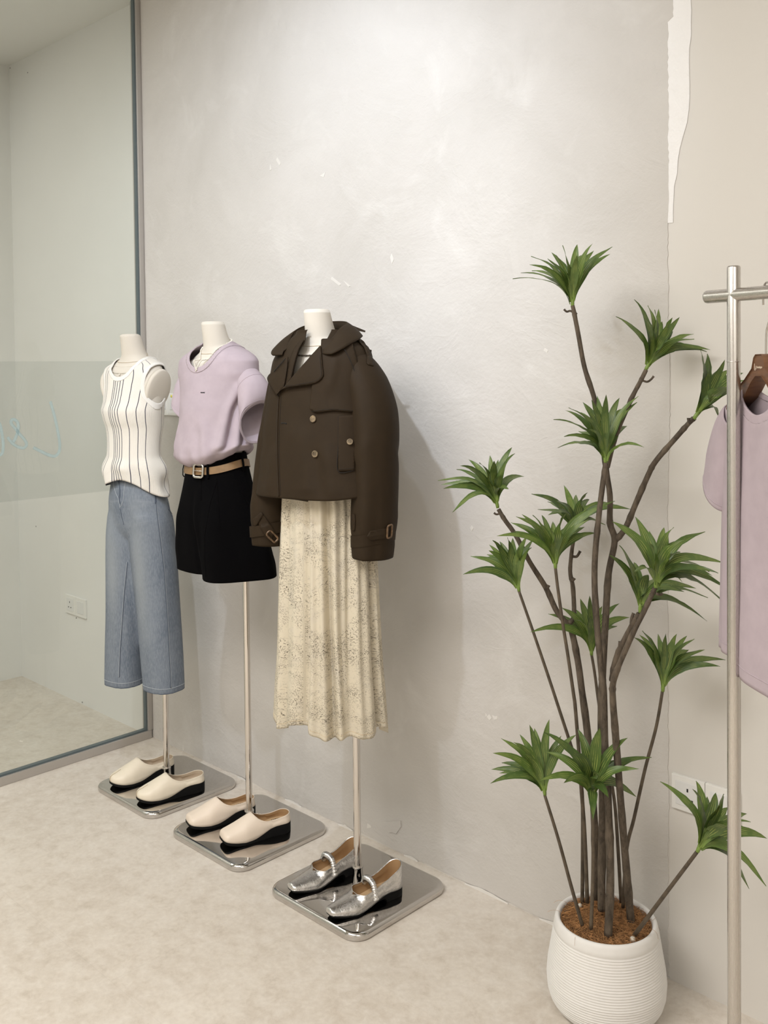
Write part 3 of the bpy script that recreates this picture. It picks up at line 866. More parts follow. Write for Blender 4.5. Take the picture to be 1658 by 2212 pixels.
# ------------------------------------------------------------------ blue jeans
def jeans():
    t = thing('jeans', 'faded blue wide-leg jeans with pale hem stitching', 'jeans', F1.w((-.08, -.03, .37)))
    hip = Prof([(1.16, -.08, -.05, .104, .068), (1.12, -.08, -.048, .116, .077), (1.06, -.08, -.040, .132, .087), (1.0, -.08, -.036, .139, .084), (.965, -.08, -.036, .137, .076), (.935, -.08, -.036, .120, .058), (.915, -.08, -.036, .07, .03)])
    v, f, _, _ = loft(hip, 64, lin(.915, 1.16, 24)); vf = rings([v[i*64:(i+1)*64] for i in range(24)])
    def leg(s, rows, n=48):
        pr = Prof(rows); zs = lin(rows[-1][0], rows[0][0], 70); rs = []
        for z in zs:
            rs.append([pr.P(2*math.pi*j/n, z, .003*nz(math.cos(2*math.pi*j/n)*1.6 + s*5, math.sin(2*math.pi*j/n)*1.6, z*4) + .0018*math.sin(z*26 + s + 2*math.pi*j/n)*sstep(.9, 1.0, z)) for j in range(n)])
        return rings(rs)
    # left leg (right in the photo), right leg
    LL = [(1.06, -.030, -.040, .062, .070), (1.01, -.020, -.036, .076, .080), (.94, -.020, -.032, .080, .081, 2.1), (.85, -.014, -.028, .0805, .079, 2.2), (.70, -.006, -.022, .079, .075, 2.3), (.55, .000, -.017, .0775, .071, 2.4), (.375, .006, -.012, .0755, .066, 2.5)]
    RL = [(1.06, -.130, -.040, .062, .070), (1.01, -.140, -.037, .076, .080), (.94, -.141, -.038, .078, .080, 2.1), (.85, -.146, -.040, .0775, .076, 2.2), (.70, -.154, -.043, .0755, .071, 2.3), (.55, -.161, -.046, .0735, .067, 2.4), (.375, -.167, -.049, .0715, .063, 2.5)]
    vf = join(vf, leg(1, LL), leg(-1, RL))
    v, f = fuse(vf, .0065, 9)
    W = F1.W(v)
    z0 = .377
    nv, nf = clip(W, f, [p.z - z0 for p in W])
    bm = bmesh.new()
    # drop the bottom caps: faces whose normals look straight down near the hem
    fs = []
    for q in nf:
        n = (nv[q[1]] - nv[q[0]]).cross(nv[q[2]] - nv[q[0]])
        c = sum((nv[i] for i in q), V((0, 0, 0))) / len(q)
        if c.z < z0 + .012 and n.length > 0 and abs(n.normalized().z) > .75: continue
        fs.append(q)
    bm.free()
    fade = []
    for p in nv:
        l = F1.l(p); lx = l.x - (-.012 if l.x > -.08 else -.150); fr = 1 if l.y < -.04 else 0
        fade.append(math.exp(-(lx/.035)**2) * math.exp(-((l.z - .82)/.22)**2) * fr)
    o = add('body', nv, fs, MAT['denim'], t, True, solid=-.002, attrs={'fade': fade})
    tr = bvh((nv, fs))
    c = K(200, 1020, .2261)
    def seam(pts, nm, mt, r, off=.0004):
        add(nm, *line_on(tr, c(pts), r, off), MAT[mt], t)
    seam([(603,215),(606,290),(615,400),(640,600),(665,800),(682,950),(700,1200),(715,1450),(728,1700),(740,1900),(745,2062)], 'side_seam', 'dseam', .0016)
    seam([(611,290),(621,400),(647,600),(671,800),(688,950),(706,1200),(721,1450),(734,1700),(746,1900),(751,2062)], 'side_stitching', 'dstitch', .0008)
    seam([(334,860),(320,1000),(304,1150),(290,1350),(276,1550),(266,1700),(260,1850),(256,1960)], 'inner_seam', 'dseam', .0014)
    seam([(325,860),(312,1000),(297,1150),(283,1350),(269,1550),(258,1700),(252,1850),(248,1960)], 'inner_stitching', 'dstitch', .0008)
    seam([(196,70),(205,140),(222,200),(245,255),(262,345)], 'fly_stitching', 'dstitch', .0009)
    seam([(312,90),(300,180),(292,260),(278,310),(264,330)], 'fly_stitching', 'dstitch', .0009)
    seam([(250,70),(258,140),(262,200),(255,250),(262,300)], 'fly_fold', 'dseam', .0022)
    seam([(264,350),(280,430),(298,500)], 'crotch_seam', 'dseam', .0012)
    seam([(715,290),(735,370),(757,425)], 'pocket_stitching', 'dseam', .0010); seam([(722,355),(740,375),(760,400)], 'pocket_stitching', 'dseam', .0010)
    seam([(595,215),(600,300)], 'pocket_edge', 'dseam', .0022)
    # stitched hems
    for rows, nm in ((LL, 'left'), (RL, 'right')):
        pr = Prof(rows); pth = []
        for j in range(48):
            a = 2*math.pi*j/48; q = F1.w(pr.P(a, .398)); P, n, _, _ = tr.find_nearest(q); pth.append(P + n*.0003)
        add('hem_stitching', *tube(pth, .0009, 5, closed=True), MAT['dstitch'], t)
        pth = []
        for j in range(48):
            a = 2*math.pi*j/48; q = F1.w(pr.P(a, .378)); P, n, _, _ = tr.find_nearest(q); pth.append(P)
        add('hem_edge', *tube(pth, .0016, 5, closed=True), MAT['dseam'], t)
jeans()

# ------------------------------------------------------------------ lilac t-shirt on the middle mannequin
TEE = shifted([(1.66, -.07, -.045, .058, .054), (1.632, -.07, -.040, .068, .058), (1.618, -.07, -.038, .096, .065), (1.605, -.07, -.040, .128, .072), (1.592, -.07, -.042, .154, .077), (1.575, -.07, -.043, .168, .082), (1.545, -.07, -.044, .168, .087), (1.51, -.07, -.046, .151, .092),
            (1.46, -.07, -.050, .137, .097), (1.42, -.07, -.054, .133, .101), (1.38, -.07, -.056, .135, .101), (1.34, -.07, -.060, .141, .101), (1.30, -.07, -.066, .149, .101), (1.275, -.07, -.068, .149, .100), (1.258, -.07, -.064, .140, .095), (1.248, -.07, -.058, .124, .086), (1.243, -.07, -.055, .112, .078)], -.04, DY2)
def fold(phi, z, p0, slope, z0, wd, amp, za, zb):
    """a soft crease running along phi = p0 + slope*(z-z0) between za and zb"""
    d = adiff(phi, p0 + slope*(z - z0)); return amp * math.exp(-(d/wd)**2) * sstep(zb, zb - .06, z) * sstep(za, za + .05, z)
def tee():
    t = thing('t_shirt', 'lilac t-shirt with rolled cuffs and a small black print on the middle mannequin', 't-shirt', F2.w((-.04, -.078, 1.24)))
    def disp(phi, z):
        d = .003*nz(math.cos(phi)*2.2, math.sin(phi)*2.2, z*5) * sstep(1.6, 1.5, z)
        d += fold(phi, z, -.62, 2.2, 1.38, .13, .014, 1.26, 1.54) + fold(phi, z, -.30, 1.2, 1.36, .12, .016, 1.25, 1.46) - fold(phi, z, -.46, 1.7, 1.37, .10, .014, 1.25, 1.48)
        d += fold(phi, z, -1.15, -.6, 1.33, .14, .006, 1.25, 1.42) - fold(phi, z, -1.35, -.3, 1.33, .12, .005, 1.25, 1.40) + fold(phi, z, -2.3, .8, 1.3, .16, .006, 1.25, 1.40)
        d += fold(phi, z, .15, .5, 1.33, .12, .009, 1.25, 1.44) - fold(phi, z, -.05, .8, 1.33, .10, .009, 1.25, 1.44)
        k = sstep(1.31, 1.26, z); d += k*(.004*math.sin(9*phi) + .003*math.sin(17*phi + 1))
        return d
    def zmap(phi, z):
        k = sstep(1.33, 1.25, z); s = math.exp(-(adiff(phi, .1)/.95)**2); fr = math.exp(-(adiff(phi, -1.9)/1.0)**2)
        return z + k*(.008 + .042*s - .014*fr)
    zs = lin(1.243, 1.30, 14) + lin(1.305, 1.50, 30) + lin(1.504, 1.655, 56)
    v, f, ph, zz = loft(TEE, 128, zs, disp, 0, zmap)
    W = F2.W(v); val = []
    for p in v:
        x, y, z = p.x + .04, p.y + .073, p.z
        zc, fz = 1.628, (.070 if y < .01 else .022)
        e = math.sqrt((x/.064)**2 + ((z - zc)/fz)**2); d = (e - 1)*.055
        if z > zc: d = abs(x) - .064
        val.append(d if z > 1.5 else .08)
    nv, nf, ne = clip(W, f, val, {'val': val})
    bv, bf = clip(nv, nf, [a - .0125 for a in ne['val']])
    add('body', bv, bf, MAT['pink'], t, True, solid=.0022)
    cv, cf = clip(nv, nf, [.0128 - a for a in ne['val']])
    add('collar_band', cv, cf, MAT['pink'], t, True, solid=.0042)
    # sleeves with rolled cuffs: open tubes
    for s in (1, -1):
        ctr = [V((s*.092, -.070, 1.548)), V((s*.128, -.072, 1.520)), V((s*.152, -.076, 1.475)), V((s*.164, -.080, 1.425)), V((s*.167, -.081, 1.405))]
        if s < 0: ctr = [V((p.x + .022*min(1, i/2), p.y, p.z)) for i, p in enumerate(ctr)]
        if s > 0: ctr = [V((p.x*1.17, p.y, p.z + .002 - .006*i)) for i, p in enumerate(ctr)]
        rz = [.036, .046, .053, .055, .055] if s < 0 else [.028, .042, .058, .064, .064]; ry = [.030, .046, .058, .061, .060]
        axs = []; pts = catmull(ctr, 6); N = len(pts); rs = []
        for i, p in enumerate(pts):
            u = i/(N - 1); tg = (pts[min(i+1, N-1)] - pts[max(i-1, 0)]).normalized()
            tilt = .5
            kk = .45 if s < 0 else .72; nrm = (tg*(1 - kk*u) + V((s*.95, -.25, .10))*(kk*u)).normalized()
            yv = V((0, 1, 0)); yv = (yv - nrm*yv.dot(nrm)).normalized(); zv = nrm.cross(yv)*(-s); 
            a = np.interp(u, lin(0, 1, 5), rz); b = np.interp(u, lin(0, 1, 5), ry)
            rs.append([V((-.04, 0, 0)) + p + yv*(math.cos(q)*b*(1 + .05*math.sin(3*q + u*4))) + zv*(math.sin(q)*a*(1 + .04*math.sin(2*q - u*3))) for q in (2*math.pi*j/56 for j in range(56))])
        sv, sf = rings(rs, False, False)
        add('sleeve', F2.W(sv), sf, MAT['pink'], t, True, solid=.0022)
        # rolled cuff: the tube turned back over itself
        c0 = rs[-1]; c1 = rs[-5]; ctr1 = sum(c1, V((0,0,0)))/56; ctr0 = sum(c0, V((0,0,0)))/56; cr = []
        for wgt, sc in ((.02, .97), (-.06, .985), (-.10, 1.02), (-.06, 1.055), (.25, 1.075), (.7, 1.065), (.95, 1.06), (1.0, 1.04)):
            cr.append([(ctr0 + (p - ctr0)*sc).lerp(ctr1 + (q - ctr1)*sc, wgt) for p, q in zip(c0, c1)])
        kv, kf = rings(cr, False, False); add('cuff', F2.W(kv), kf, MAT['pink'], t, True)
        # armhole seam
        add('sleeve_seam', *tube(F2.W(rs[8]), .0010, 5, closed=True), MAT['pink'], t)
    tr = bvh((bv, bf))
    # printed word on the chest: tiny italic letters, flat on the cloth
    c = K(350, 670, .16284)
    glyph = []
    x = 516.0
    for ch in 'roomot':
        if ch == 'r': segs = [[(0, 0), (0, -9)], [(0, -7), (4, -10), (7, -9)]]; adv = 8.5
        elif ch == 'o': segs = [[(4, 0), (0, -4), (3, -9), (7, -5), (4, 0)]]; adv = 9.5
        elif ch == 'm': segs = [[(0, 0), (1, -9)], [(1, -7), (5, -9), (5, 0)], [(5, -7), (9, -9), (9, 0)]]; adv = 12
        else: segs = [[(2, -14), (1, 0), (4, 0)], [(-1, -9), (5, -9)]]; adv = 7
        for sgm in segs: glyph.append([(x + a - b*.22, 1101 + b) for a, b in sgm])
        x += adv
    vf = join(*[line_on(tr, c(g), .0014, .0016, 3, 4) for g in glyph])
    add('chest_print', *vf, MAT['ink'], t)['label'] = 'tiny black italic word printed on the chest'
    return bv, bf
TEEVF = tee()

# ------------------------------------------------------------------ black shorts with belt
SH = shifted([(1.285, -.07, -.052, .108, .080), (1.262, -.07, -.052, .112, .083), (1.247, -.07, -.054, .116, .086), (1.214, -.07, -.052, .122, .091), (1.15, -.07, -.050, .137, .102), (1.085, -.07, -.050, .152, .112), (1.02, -.07, -.036, .170, .123), (.956, -.07, -.026, .184, .130), (.915, -.07, -.018, .189, .133), (.885, -.07, -.016, .190, .133)], -.04, DY2)
def shorts():
    t = thing('shorts', 'black pleated wide shorts with belt loops on the middle mannequin', 'shorts', F2.w((-.04, -.078, .88)))
    def disp(phi, z):
        k = sstep(1.2, 1.0, z); d = 0
        # overlapping pleat at the front, soft flutes around
        e = adiff(phi, -1.52 + .10*sstep(1.2, .9, z)); d += k*(.012*sstep(-.10, .02, e)*math.exp(-(max(0, e)/.5)**2) - .006*math.exp(-((e + .07)/.06)**2))
        e2 = adiff(phi, -.98 - .15*sstep(1.2, .9, z)); d += k*(.009*math.exp(-(e2/.16)**2) - .008*math.exp(-((e2 + .28)/.10)**2))
        d += k*.007*math.sin(5*phi + .6) + k*.004*nz(math.cos(phi)*3, math.sin(phi)*3, z*4)
        return d
    def zmap(phi, z):
        kk = sstep(1.02, .885, z); e = adiff(phi, -1.42); top = sstep(1.20, 1.285, z)
        return z + kk*(.010*(1 if e < 0 else -.4)*sstep(.02, .05, abs(e)) ) + (1 - top)*0
    zs = lin(.885, 1.285, 70)
    v, f, _, _ = loft(SH, 160, zs, disp, 0, zmap); W = F2.W(v)
    add('body', W, f, MAT['black'], t, True, solid=-.003)
    tr = bvh((W, f)); c = K(360, 940, .1568)
    for pts in ([(692,600),(700,800),(712,1000),(735,1300)], [(690,640),(640,800),(585,1000),(535,1300),(520,1500),(536,1950)], [(905,520),(1000,720),(1100,920),(1200,1080)], [(470,590),(472,900)]):
        add('pleat_seam', *line_on(tr, c(pts), .0012, .0002), MAT['black'], t)
    # belt on its own
    b = thing('belt', 'tan leather belt with a silver square buckle through the black shorts', 'belt', F2.w((-.04, -.078, 1.215)))
    def bz(phi): return 1.2265 + .026*math.exp(-(adiff(phi, .1)/.9)**2) + .012*math.exp(-(adiff(phi, 2.2)/1.2)**2)
    rs = []
    n = 96
    for dz, off in ((-.0115, .0022), (-.0115, .0048), (.0115, .0048), (.0115, .0022)):
        rs.append([F2.w(SH.P(2*math.pi*j/n, bz(2*math.pi*j/n) + dz, off + disp(2*math.pi*j/n, 1.22))) for j in range(n)])
    vv, ff = rings(rs, False, False); L = 3*n
    for j in range(n): ff.append((L + j, L + (j+1) % n, (j+1) % n, j))
    add('strap', vv, ff, MAT['belt'], b, True, auto=50)
    btr = bvh((vv, ff))
    # buckle frame, tongue and keeper end
    P, nn = hit(btr, 430, 1017, 3.1); up = V((0, 0, 1)); up = (up - nn*up.dot(nn)).normalized(); rt = up.cross(nn)
    if rt.dot(RX) < 0: rt = -rt
    pl = round_poly([(-.0195, -.0205), (.0195, -.0205), (.0195, .0205), (-.0195, .0205)], .010)
    pth = [P + nn*.004 + rt*x + up*y for x, y in pl]
    add('buckle', *tube(pth, .0042, 8, closed=True), MAT['buckle'], b)
    add('buckle_tongue', *tube([P + nn*.005 + rt*(-.019), P + nn*.0065, P + nn*.005 + rt*.0195], .0016, 6), MAT['buckle'], b)
    P2, n2 = hit(btr, 449, 1014.5, 3.1); add('belt_hole', *ico(P2 + n2*.0002, .0014), MAT['hole'], b)
    for phi in (-1.13, .02, 1.3, -2.3):
        for dx in (0,):
            z = bz(phi); pp = [F2.w(SH.P(phi, z + dz, o_)) for dz, o_ in ((-.026, .001), (-.020, .0065), (0, .0085), (.020, .0065), (.026, .001))]
            add('belt_loop', *tube(pp, .0046, 6, flat=.35, up=(F2.w(SH.P(phi, z)) - F2.w((-.04, -.078, z)))), MAT['black'], t)
shorts()
# ------------------------------------------------------------------ speckled skirt
SK = shifted([(1.30, -.07, -.045, .115, .080), (1.22, -.07, -.042, .138, .094), (1.168, -.07, -.040, .148, .099), (1.05, -.07, -.042, .153, .100), (.94, -.07, -.043, .157, .102), (.82, -.07, -.044, .161, .104), (.71, -.07, -.044, .166, .106), (.62, -.07, -.045, .174, .110), (.50, -.07, -.045, .180, .114)], -.04, DY3)
def skirt():
    t = thing('skirt', 'long cream skirt with dark speckled print and gathered folds on the mannequin nearest the plant', 'skirt', F3.w((-.04, -.085, .50)))
    rnd = random.Random(4)
    fl_ = [(-1.03, .060, -.021), (-1.17, .06, .009), (-.88, .06, .010), (-1.55, .05, -.012), (-1.42, .05, .008), (-1.75, .09, .006), (-2.02, .045, -.011), (-2.18, .05, .007), (-2.32, .045, -.009), (-.62, .07, -.010), (-.48, .07, .007), (-.28, .08, .006), (.0, .055, -.017), (.14, .06, .010), (.32, .05, -.010), (.6, .12, .010), (1.1, .1, -.01), (1.6, .12, .01), (2.1, .1, -.01), (2.6, .12, .012), (-.76, .05, -.004)]
    def disp(phi, z):
        k = 1.0 + .55*sstep(1.15, .5, z); d = 0
        for p, w_, a in fl_:
            e = adiff(phi, p + .05*math.sin(z*3 + p*5)); d += a*math.exp(-(e/(w_*(1 + .45*sstep(1.1, .5, z))))**2)
        return d*k + .002*nz(math.cos(phi)*3, math.sin(phi)*3, z*3)
    def zmap(phi, z):
        k = sstep(.62, .5, z)
        return z + k*(.012*math.sin(4*phi + 2.2) + .010*math.sin(7*phi + .5) + .012*math.exp(-(adiff(phi, -1.15)/.30)**2) + .028 - .016*math.exp(-(adiff(phi, -.2)/.3)**2)*0)
    n = 220
    zs = lin(.500, 1.30, 110)
    v, f, ph, zz = loft(SK, n, zs, disp, 0, zmap); W = F3.W(v)
    u = [adiff(p, 1.57)*.15 for p in ph]
    add('body', W, f, MAT['skirt'], t, True, solid=-.0012, attrs={'u': u, 'v': zz})
    hem = [W[j + n] for j in range(n)]
    tr = bvh((W, f))
    add('hem_stitching', *tube([W[2*n + j] + (W[2*n + j] - F3.w((-.04, -.085, W[2*n + j].z))).normalized()*.0003 for j in range(n)], .0006, 4, closed=True), MAT['hemthread'], t)
skirt()

# ------------------------------------------------------------------ cropped trench jacket
JX = -.04
JK = shifted([(1.668, JX, -.050, .070, .066), (1.650, JX, -.044, .084, .072), (1.636, JX, -.044, .106, .078), (1.618, JX, -.046, .130, .084, 2.1), (1.596, JX, -.048, .149, .090, 2.2), (1.570, JX, -.050, .160, .096, 2.3), (1.53, JX, -.052, .164, .101, 2.4), (1.47, JX, -.055, .169, .106, 2.4), (1.40, JX, -.057, .184, .112, 2.4), (1.33, JX, -.058, .196, .118, 2.4), (1.26, JX, -.060, .206, .122, 2.4), (1.165, JX, -.062, .214, .128, 2.4)], JX, DY3)
def jacket():
    t = thing('jacket', 'olive brown cropped trench jacket with horn buttons on the mannequin nearest the plant', 'jacket', F3.w((JX, -.09, 1.02)))
    def disp(phi, z):
        d = .003*nz(math.cos(phi)*2, math.sin(phi)*2, z*3.5)
        d += fold(phi, z, -1.45, -.9, 1.25, .16, .006, 1.16, 1.42) + fold(phi, z, -1.05, -.5, 1.22, .12, .005, 1.15, 1.36) - fold(phi, z, -1.22, -.6, 1.22, .10, .004, 1.15, 1.36) + fold(phi, z, -1.95, .3, 1.2, .12, .005, 1.15, 1.35)
        d += fold(phi, z, -.95, 1.4, 1.55, .12, .005, 1.46, 1.62)
        return d
    def zmap(phi, z):
        k = sstep(1.27, 1.165, z); return z + k*(.022*math.exp(-(adiff(phi, -.45)/.6)**2) + .010*math.exp(-(adiff(phi, -2.6)/.6)**2) + .005*math.sin(3*phi) + .020)
    n = 160; zs = lin(1.165, 1.50, 52) + lin(1.506, 1.660, 58)
    v, f, ph, zz = loft(JK, n, zs, disp, 0, zmap); W = F3.W(v)
    # the open neck: cut where the photograph shows the mannequin's chest
    c4 = K(540, 650, .2577)
    vpoly = round_poly(c4([(470, 240), (455, 350), (412, 405), (388, 480), (368, 560), (352, 662), (480, 522), (560, 432), (612, 380), (690, 230)]), 6)
    val = []
    for p, q in zip(v, W):
        if p.y < -.085 and p.z > 1.45: val.append(poly_sd(to_px(q), vpoly) * .0014)
        else: val.append(max(.02, 0))
    # neck hole behind
    val = [min(a, (math.sqrt(((p.x - JX)/.072)**2 + ((p.z - 1.66)/.020)**2) - 1)*.05 if p.y >= -.085 and p.z > 1.6 else a) for a, p in zip(val, v)]
    bv, bf = clip(W, f, val)
    add('body', bv, bf, MAT['jacket'], t, True, solid=-.003)
    tr = bvh((W, f))
    trb = bvh((bv, bf))
    # ---- sleeves
    def sleeve(s):
        ctr = [(.076, -.086, 1.580), (.118, -.088, 1.562), (.156, -.090, 1.508), (.180, -.092, 1.43), (.187, -.096, 1.34), (.187, -.100, 1.22), (.185, -.104, 1.12), (.182, -.106, 1.030)]
        if s < 0: ctr = [(x, y, z) for (x, y, z), x in zip([(a_, b_ - .003*i, c_ + .006) for i, (a_, b_, c_) in enumerate(ctr)], (.074, .098, .116, .128, .142, .158, .167, .170))]
        ra = [.024, .040, .051, .058, .060, .060, .058, .050]; rb = [.036, .052, .067, .074, .075, .074, .070, .060]
        if s < 0: ra = [.036, .044, .050, .054, .056, .056, .055, .048]
        pts = catmull([V((s*x + JX, y, z)) for x, y, z in ctr], 9); N = len(pts); rs = []
        for i, p in enumerate(pts):
            u = i/(N - 1); tg = (pts[min(i+1, N-1)] - pts[max(i-1, 0)]).normalized()
            yv = V((0, 1, 0)); yv = (yv - tg*yv.dot(tg)).normalized(); xv = tg.cross(yv)*s
            a = np.interp(u*7, range(8), ra); b = np.interp(u*7, range(8), rb)
            r = []
            for j in range(64):
                q = 2*math.pi*j/64
                w_ = 1 + .035*nz(math.cos(q)*1.8 + s*3, math.sin(q)*1.8, p.z*7) + .03*math.sin(2*q + 5*u)*u
                w_ += .055*math.exp(-((p.z - 1.30 - .05*math.cos(q + .5))/.022)**2)*math.cos(q + 2.2) + .05*math.exp(-((p.z - 1.17 + .04*math.cos(q))/.02)**2)*math.cos(q + .4) + .05*math.exp(-(adiff(q, -1.25)/.25)**2)*sstep(1.5, 1.2, p.z) - .04*math.exp(-(adiff(q, -.75)/.22)**2)*sstep(1.5, 1.2, p.z)
                w_ *= 1 - .05*math.exp(-((p.z - 1.085)/.012)**2)
                r.append(p + xv*math.cos(q)*a*w_ + yv*math.sin(q)*b*w_)
            rs.append(r)
        vv, ff = rings(rs, False, False)
        WW = F3.W(vv); sl = add('sleeve', WW, ff, MAT['jacket'], t, True, solid=-.003)
        st = bvh((WW, ff))
        # cuff strap around the wrist
        br = []
        zc = 1.083
        for dz, of in ((-.016, .001), (-.016, .0045), (.016, .0045), (.016, .001)):
            r = []
            for j in range(64):
                q = 2*math.pi*j/64; ang = V((math.cos(q), math.sin(q), 0)); i = min(range(N), key=lambda k_: abs(pts[k_].z - zc - dz))
                p = rs[i][j].copy(); cc = pts[i]; d = (p - cc); d.z = 0
                r.append(F3.w(V((p.x, p.y, zc + dz + s*.010*math.cos(q))) + d.normalized()*of))
            br.append(r)
        kv, kf = rings(br, False, False)
        for j in range(64): kf.append((3*64 + j, 3*64 + (j+1) % 64, (j+1) % 64, j))
        add('cuff_strap', kv, kf, MAT['jacket'], t, True, auto=50)
        return WW, ff, st, bvh(join((WW, ff), (kv, kf)))
    SLW = sleeve(1); SRW = sleeve(-1)
    trs = SLW[2]; cuff_l = SLW[3]; cuff_r = SRW[3]
    def pan(nm, pts, tree, off, rad=5, label=None, puff=0.0, depth=None, thick=.003, mt='jacket', step=4.0):
        poly = round_poly(pts, rad) if rad else pts
        pv, pf = panel(tree, poly, off, step, depth, puff); o = add(nm, pv, pf, MAT[mt], t, True, solid=-thick)
        if label: o['label'] = label
        return o
    # storm flap over the right of the chest (photo right)
    flap = c4([(600, 330), (840, 330), (905, 560), (915, 700), (912, 925), (890, 938), (700, 920), (560, 938), (508, 912), (516, 800), (530, 700), (600, 600)])
    pan('storm_flap', flap, tr, .0075, 4)
    add('topstitch', *line_on(tr, c4([(530, 930), (700, 911), (880, 928), (903, 915)]), .0006, .0108), MAT['jstitch'], t)
    # welt pocket
    pan('welt_pocket', c4([(741, 965), (890, 957), (872, 1420), (740, 1428)]), tr, .0045, 2)
    add('pocket_edge', *line_on(tr, c4([(741, 968), (741, 1200), (739, 1428), (870, 1420)]), .0012, .0030), MAT['jstitch'], t)
    add('topstitch', *line_on(tr, c4([(742, 1410), (800, 1408), (868, 1402)]), .0005, .0082), MAT['jstitch'], t)
    # overlapping front edge
    add('front_edge', *line_on(tr, c4([(243, 800), (236, 900), (230, 1100), (230, 1300), (236, 1500), (243, 1640)]), .0022, .0012), MAT['jacket'], t)
    add('front_edge_line', *line_on(tr, c4([(237, 800), (230, 900), (224, 1100), (224, 1300), (230, 1500), (237, 1640)]), .0012, .0004), MAT['jstitch'], t)
    add('topstitch', *line_on(tr, c4([(262, 800), (254, 900), (246, 1100), (244, 1300), (250, 1500), (258, 1630)]), .0005, .0006), MAT['jstitch'], t)
    add('front_seam', *line_on(tr, c4([(183, 735), (212, 765), (240, 800)]), .0010, .0004), MAT['jstitch'], t)
    add('buttonhole', *line_on(tr, c4([(262, 1027), (285, 1024), (306, 1030)]), .0022, .0002, flat=1), MAT['jstitch'], t)
    add('raglan_seam', *line_on(tr, c4([(775, 400), (830, 500), (862, 590), (885, 680)]), .0010, .0118), MAT['jstitch'], t)
    # under layer of the hem
    ev, ef, _, _ = loft(JK, 96, lin(1.10, 1.30, 12), None, -.006)
    pan('hem_underlap', c4([(255, 1600), (478, 1600), (482, 1684), (420, 1674), (300, 1655), (262, 1650)]), bvh((F3.W(ev), ef)), .0, 2, depth=2.72)
    # lapels
    lap = pan('lapel', c4([(602, 385), (612, 470), (622, 560), (632, 625), (620, 655), (575, 688), (520, 704), (430, 716), (340, 728), (280, 748), (242, 800), (250, 770), (300, 735), (400, 612), (480, 522), (560, 432)]), tr, .012, 4, 'wide pointed lapel lying over the storm flap', .001)
    add('topstitch', *line_on(tr, c4([(600, 470), (612, 560), (620, 620), (606, 650), (565, 678), (430, 706), (320, 722)]), .0006, .0160), MAT['jstitch'], t)
    pan('lapel', c4([(335, 470), (325, 500), (215, 590), (178, 628), (168, 655), (182, 700), (240, 800), (262, 765), (300, 735), (318, 640), (330, 560)]), tr, .010, 4, None, .001, 2.9)
    pan('lapel_facing', c4([(462, 330), (420, 400), (395, 470), (372, 560), (352, 660), (300, 738), (318, 640), (330, 540), (345, 480), (380, 400), (440, 330)]), tr, .006, 3, None, .002, 2.9)
    # dark whip-stitches along the far lapel
    for i in range(11):
        u = i/10; x = 238 + (322 - 238)*u; y = 588 + (492 - 588)*u
        add('lapel_stitch', *line_on(tr, c4([(x, y), (x - 6, y + 13)]), .0013, .0135, 2, 4, 2.9), MAT['jstitch'], t)
    # ---- collar: stand and fall wrapped round the neck
    def col_surf(fl, ed, n, bul):
        rs = []
        F_ = catmull(fl, 8); E_ = catmull(ed, 8)
        for a, b in zip(F_, E_):
            row = []
            for k_ in range(n):
                u = k_/(n - 1); p = a.lerp(b, u); p = p + V((p.x - JX, p.y + .09, .035)).normalized()*bul*math.sin(math.pi*u)
                row.append(p)
            rs.append(row)
        m_ = len(rs); vv = [p for r in rs for p in r]; ff = [(i*n + j, i*n + j + 1, (i+1)*n + j + 1, (i+1)*n + j) for i in range(m_ - 1) for j in range(n - 1)]
        return F3.W(vv), ff
    def pol(deg, r, z, ry=None): a = math.radians(deg); return V((JX + r*math.cos(a), -.090 + (ry or r)*math.sin(a), z))
    fold_l = [pol(-48, .098, 1.606, .098), pol(-30, .088, 1.637), pol(-10, .079, 1.662), pol(30, .073, 1.679), pol(90, .067, 1.686), pol(150, .073, 1.679), pol(190, .079, 1.662), pol(210, .088, 1.637), pol(228, .098, 1.606, .098)]
    edge_l = [pol(-50, .112, 1.590, .112), pol(-42, .146, 1.590, .134), pol(-22, .140, 1.614, .118), pol(20, .122, 1.640, .110), pol(90, .108, 1.644, .102), pol(160, .122, 1.640, .110), pol(202, .140, 1.614, .118), pol(222, .146, 1.590, .134), pol(230, .112, 1.590, .112)]
    cv, cf = col_surf(fold_l, edge_l, 9, .004); add('collar', cv, cf, MAT['jacket'], t, True, solid=.004)
    base_l = [pol(-48, .094, 1.596, .094), pol(-30, .082, 1.618), pol(-10, .074, 1.632), pol(30, .069, 1.640), pol(90, .063, 1.642), pol(150, .069, 1.640), pol(190, .074, 1.632), pol(210, .082, 1.618), pol(228, .094, 1.596, .094)]
    sv, sf = col_surf(fold_l, base_l, 5, 0.0); add('collar_stand', sv, sf, MAT['jacket'], t, True, solid=.003)
    # swing tag sticking out behind the collar
    q0 = F3.w(pol(70, .085, 1.668)); q1 = F3.w(pol(48, .128, 1.654)); up = V((0, .004, .014))
    add('care_tag', [q0, q1, q1 + up*.35, q0 + up], [(0, 1, 2, 3)], MAT['jacket'], t, False, solid=.001)
    # epaulette with button on the near shoulder
    pan('epaulette', c4([(862, 292), (905, 305), (955, 340), (990, 400), (1030, 540), (1030, 556), (985, 545), (972, 530), (975, 470), (950, 400), (905, 345), (858, 322)]), bvh(join((W, f), SLW[:2])), .006, 3)
    # sleeve seams
    add('sleeve_seam', *line_on(trs, c4([(1006, 560), (1003, 700), (998, 900), (990, 1150), (980, 1400), (970, 1650), (975, 1790)]), .0014, .0008), MAT['jstitch'], t)
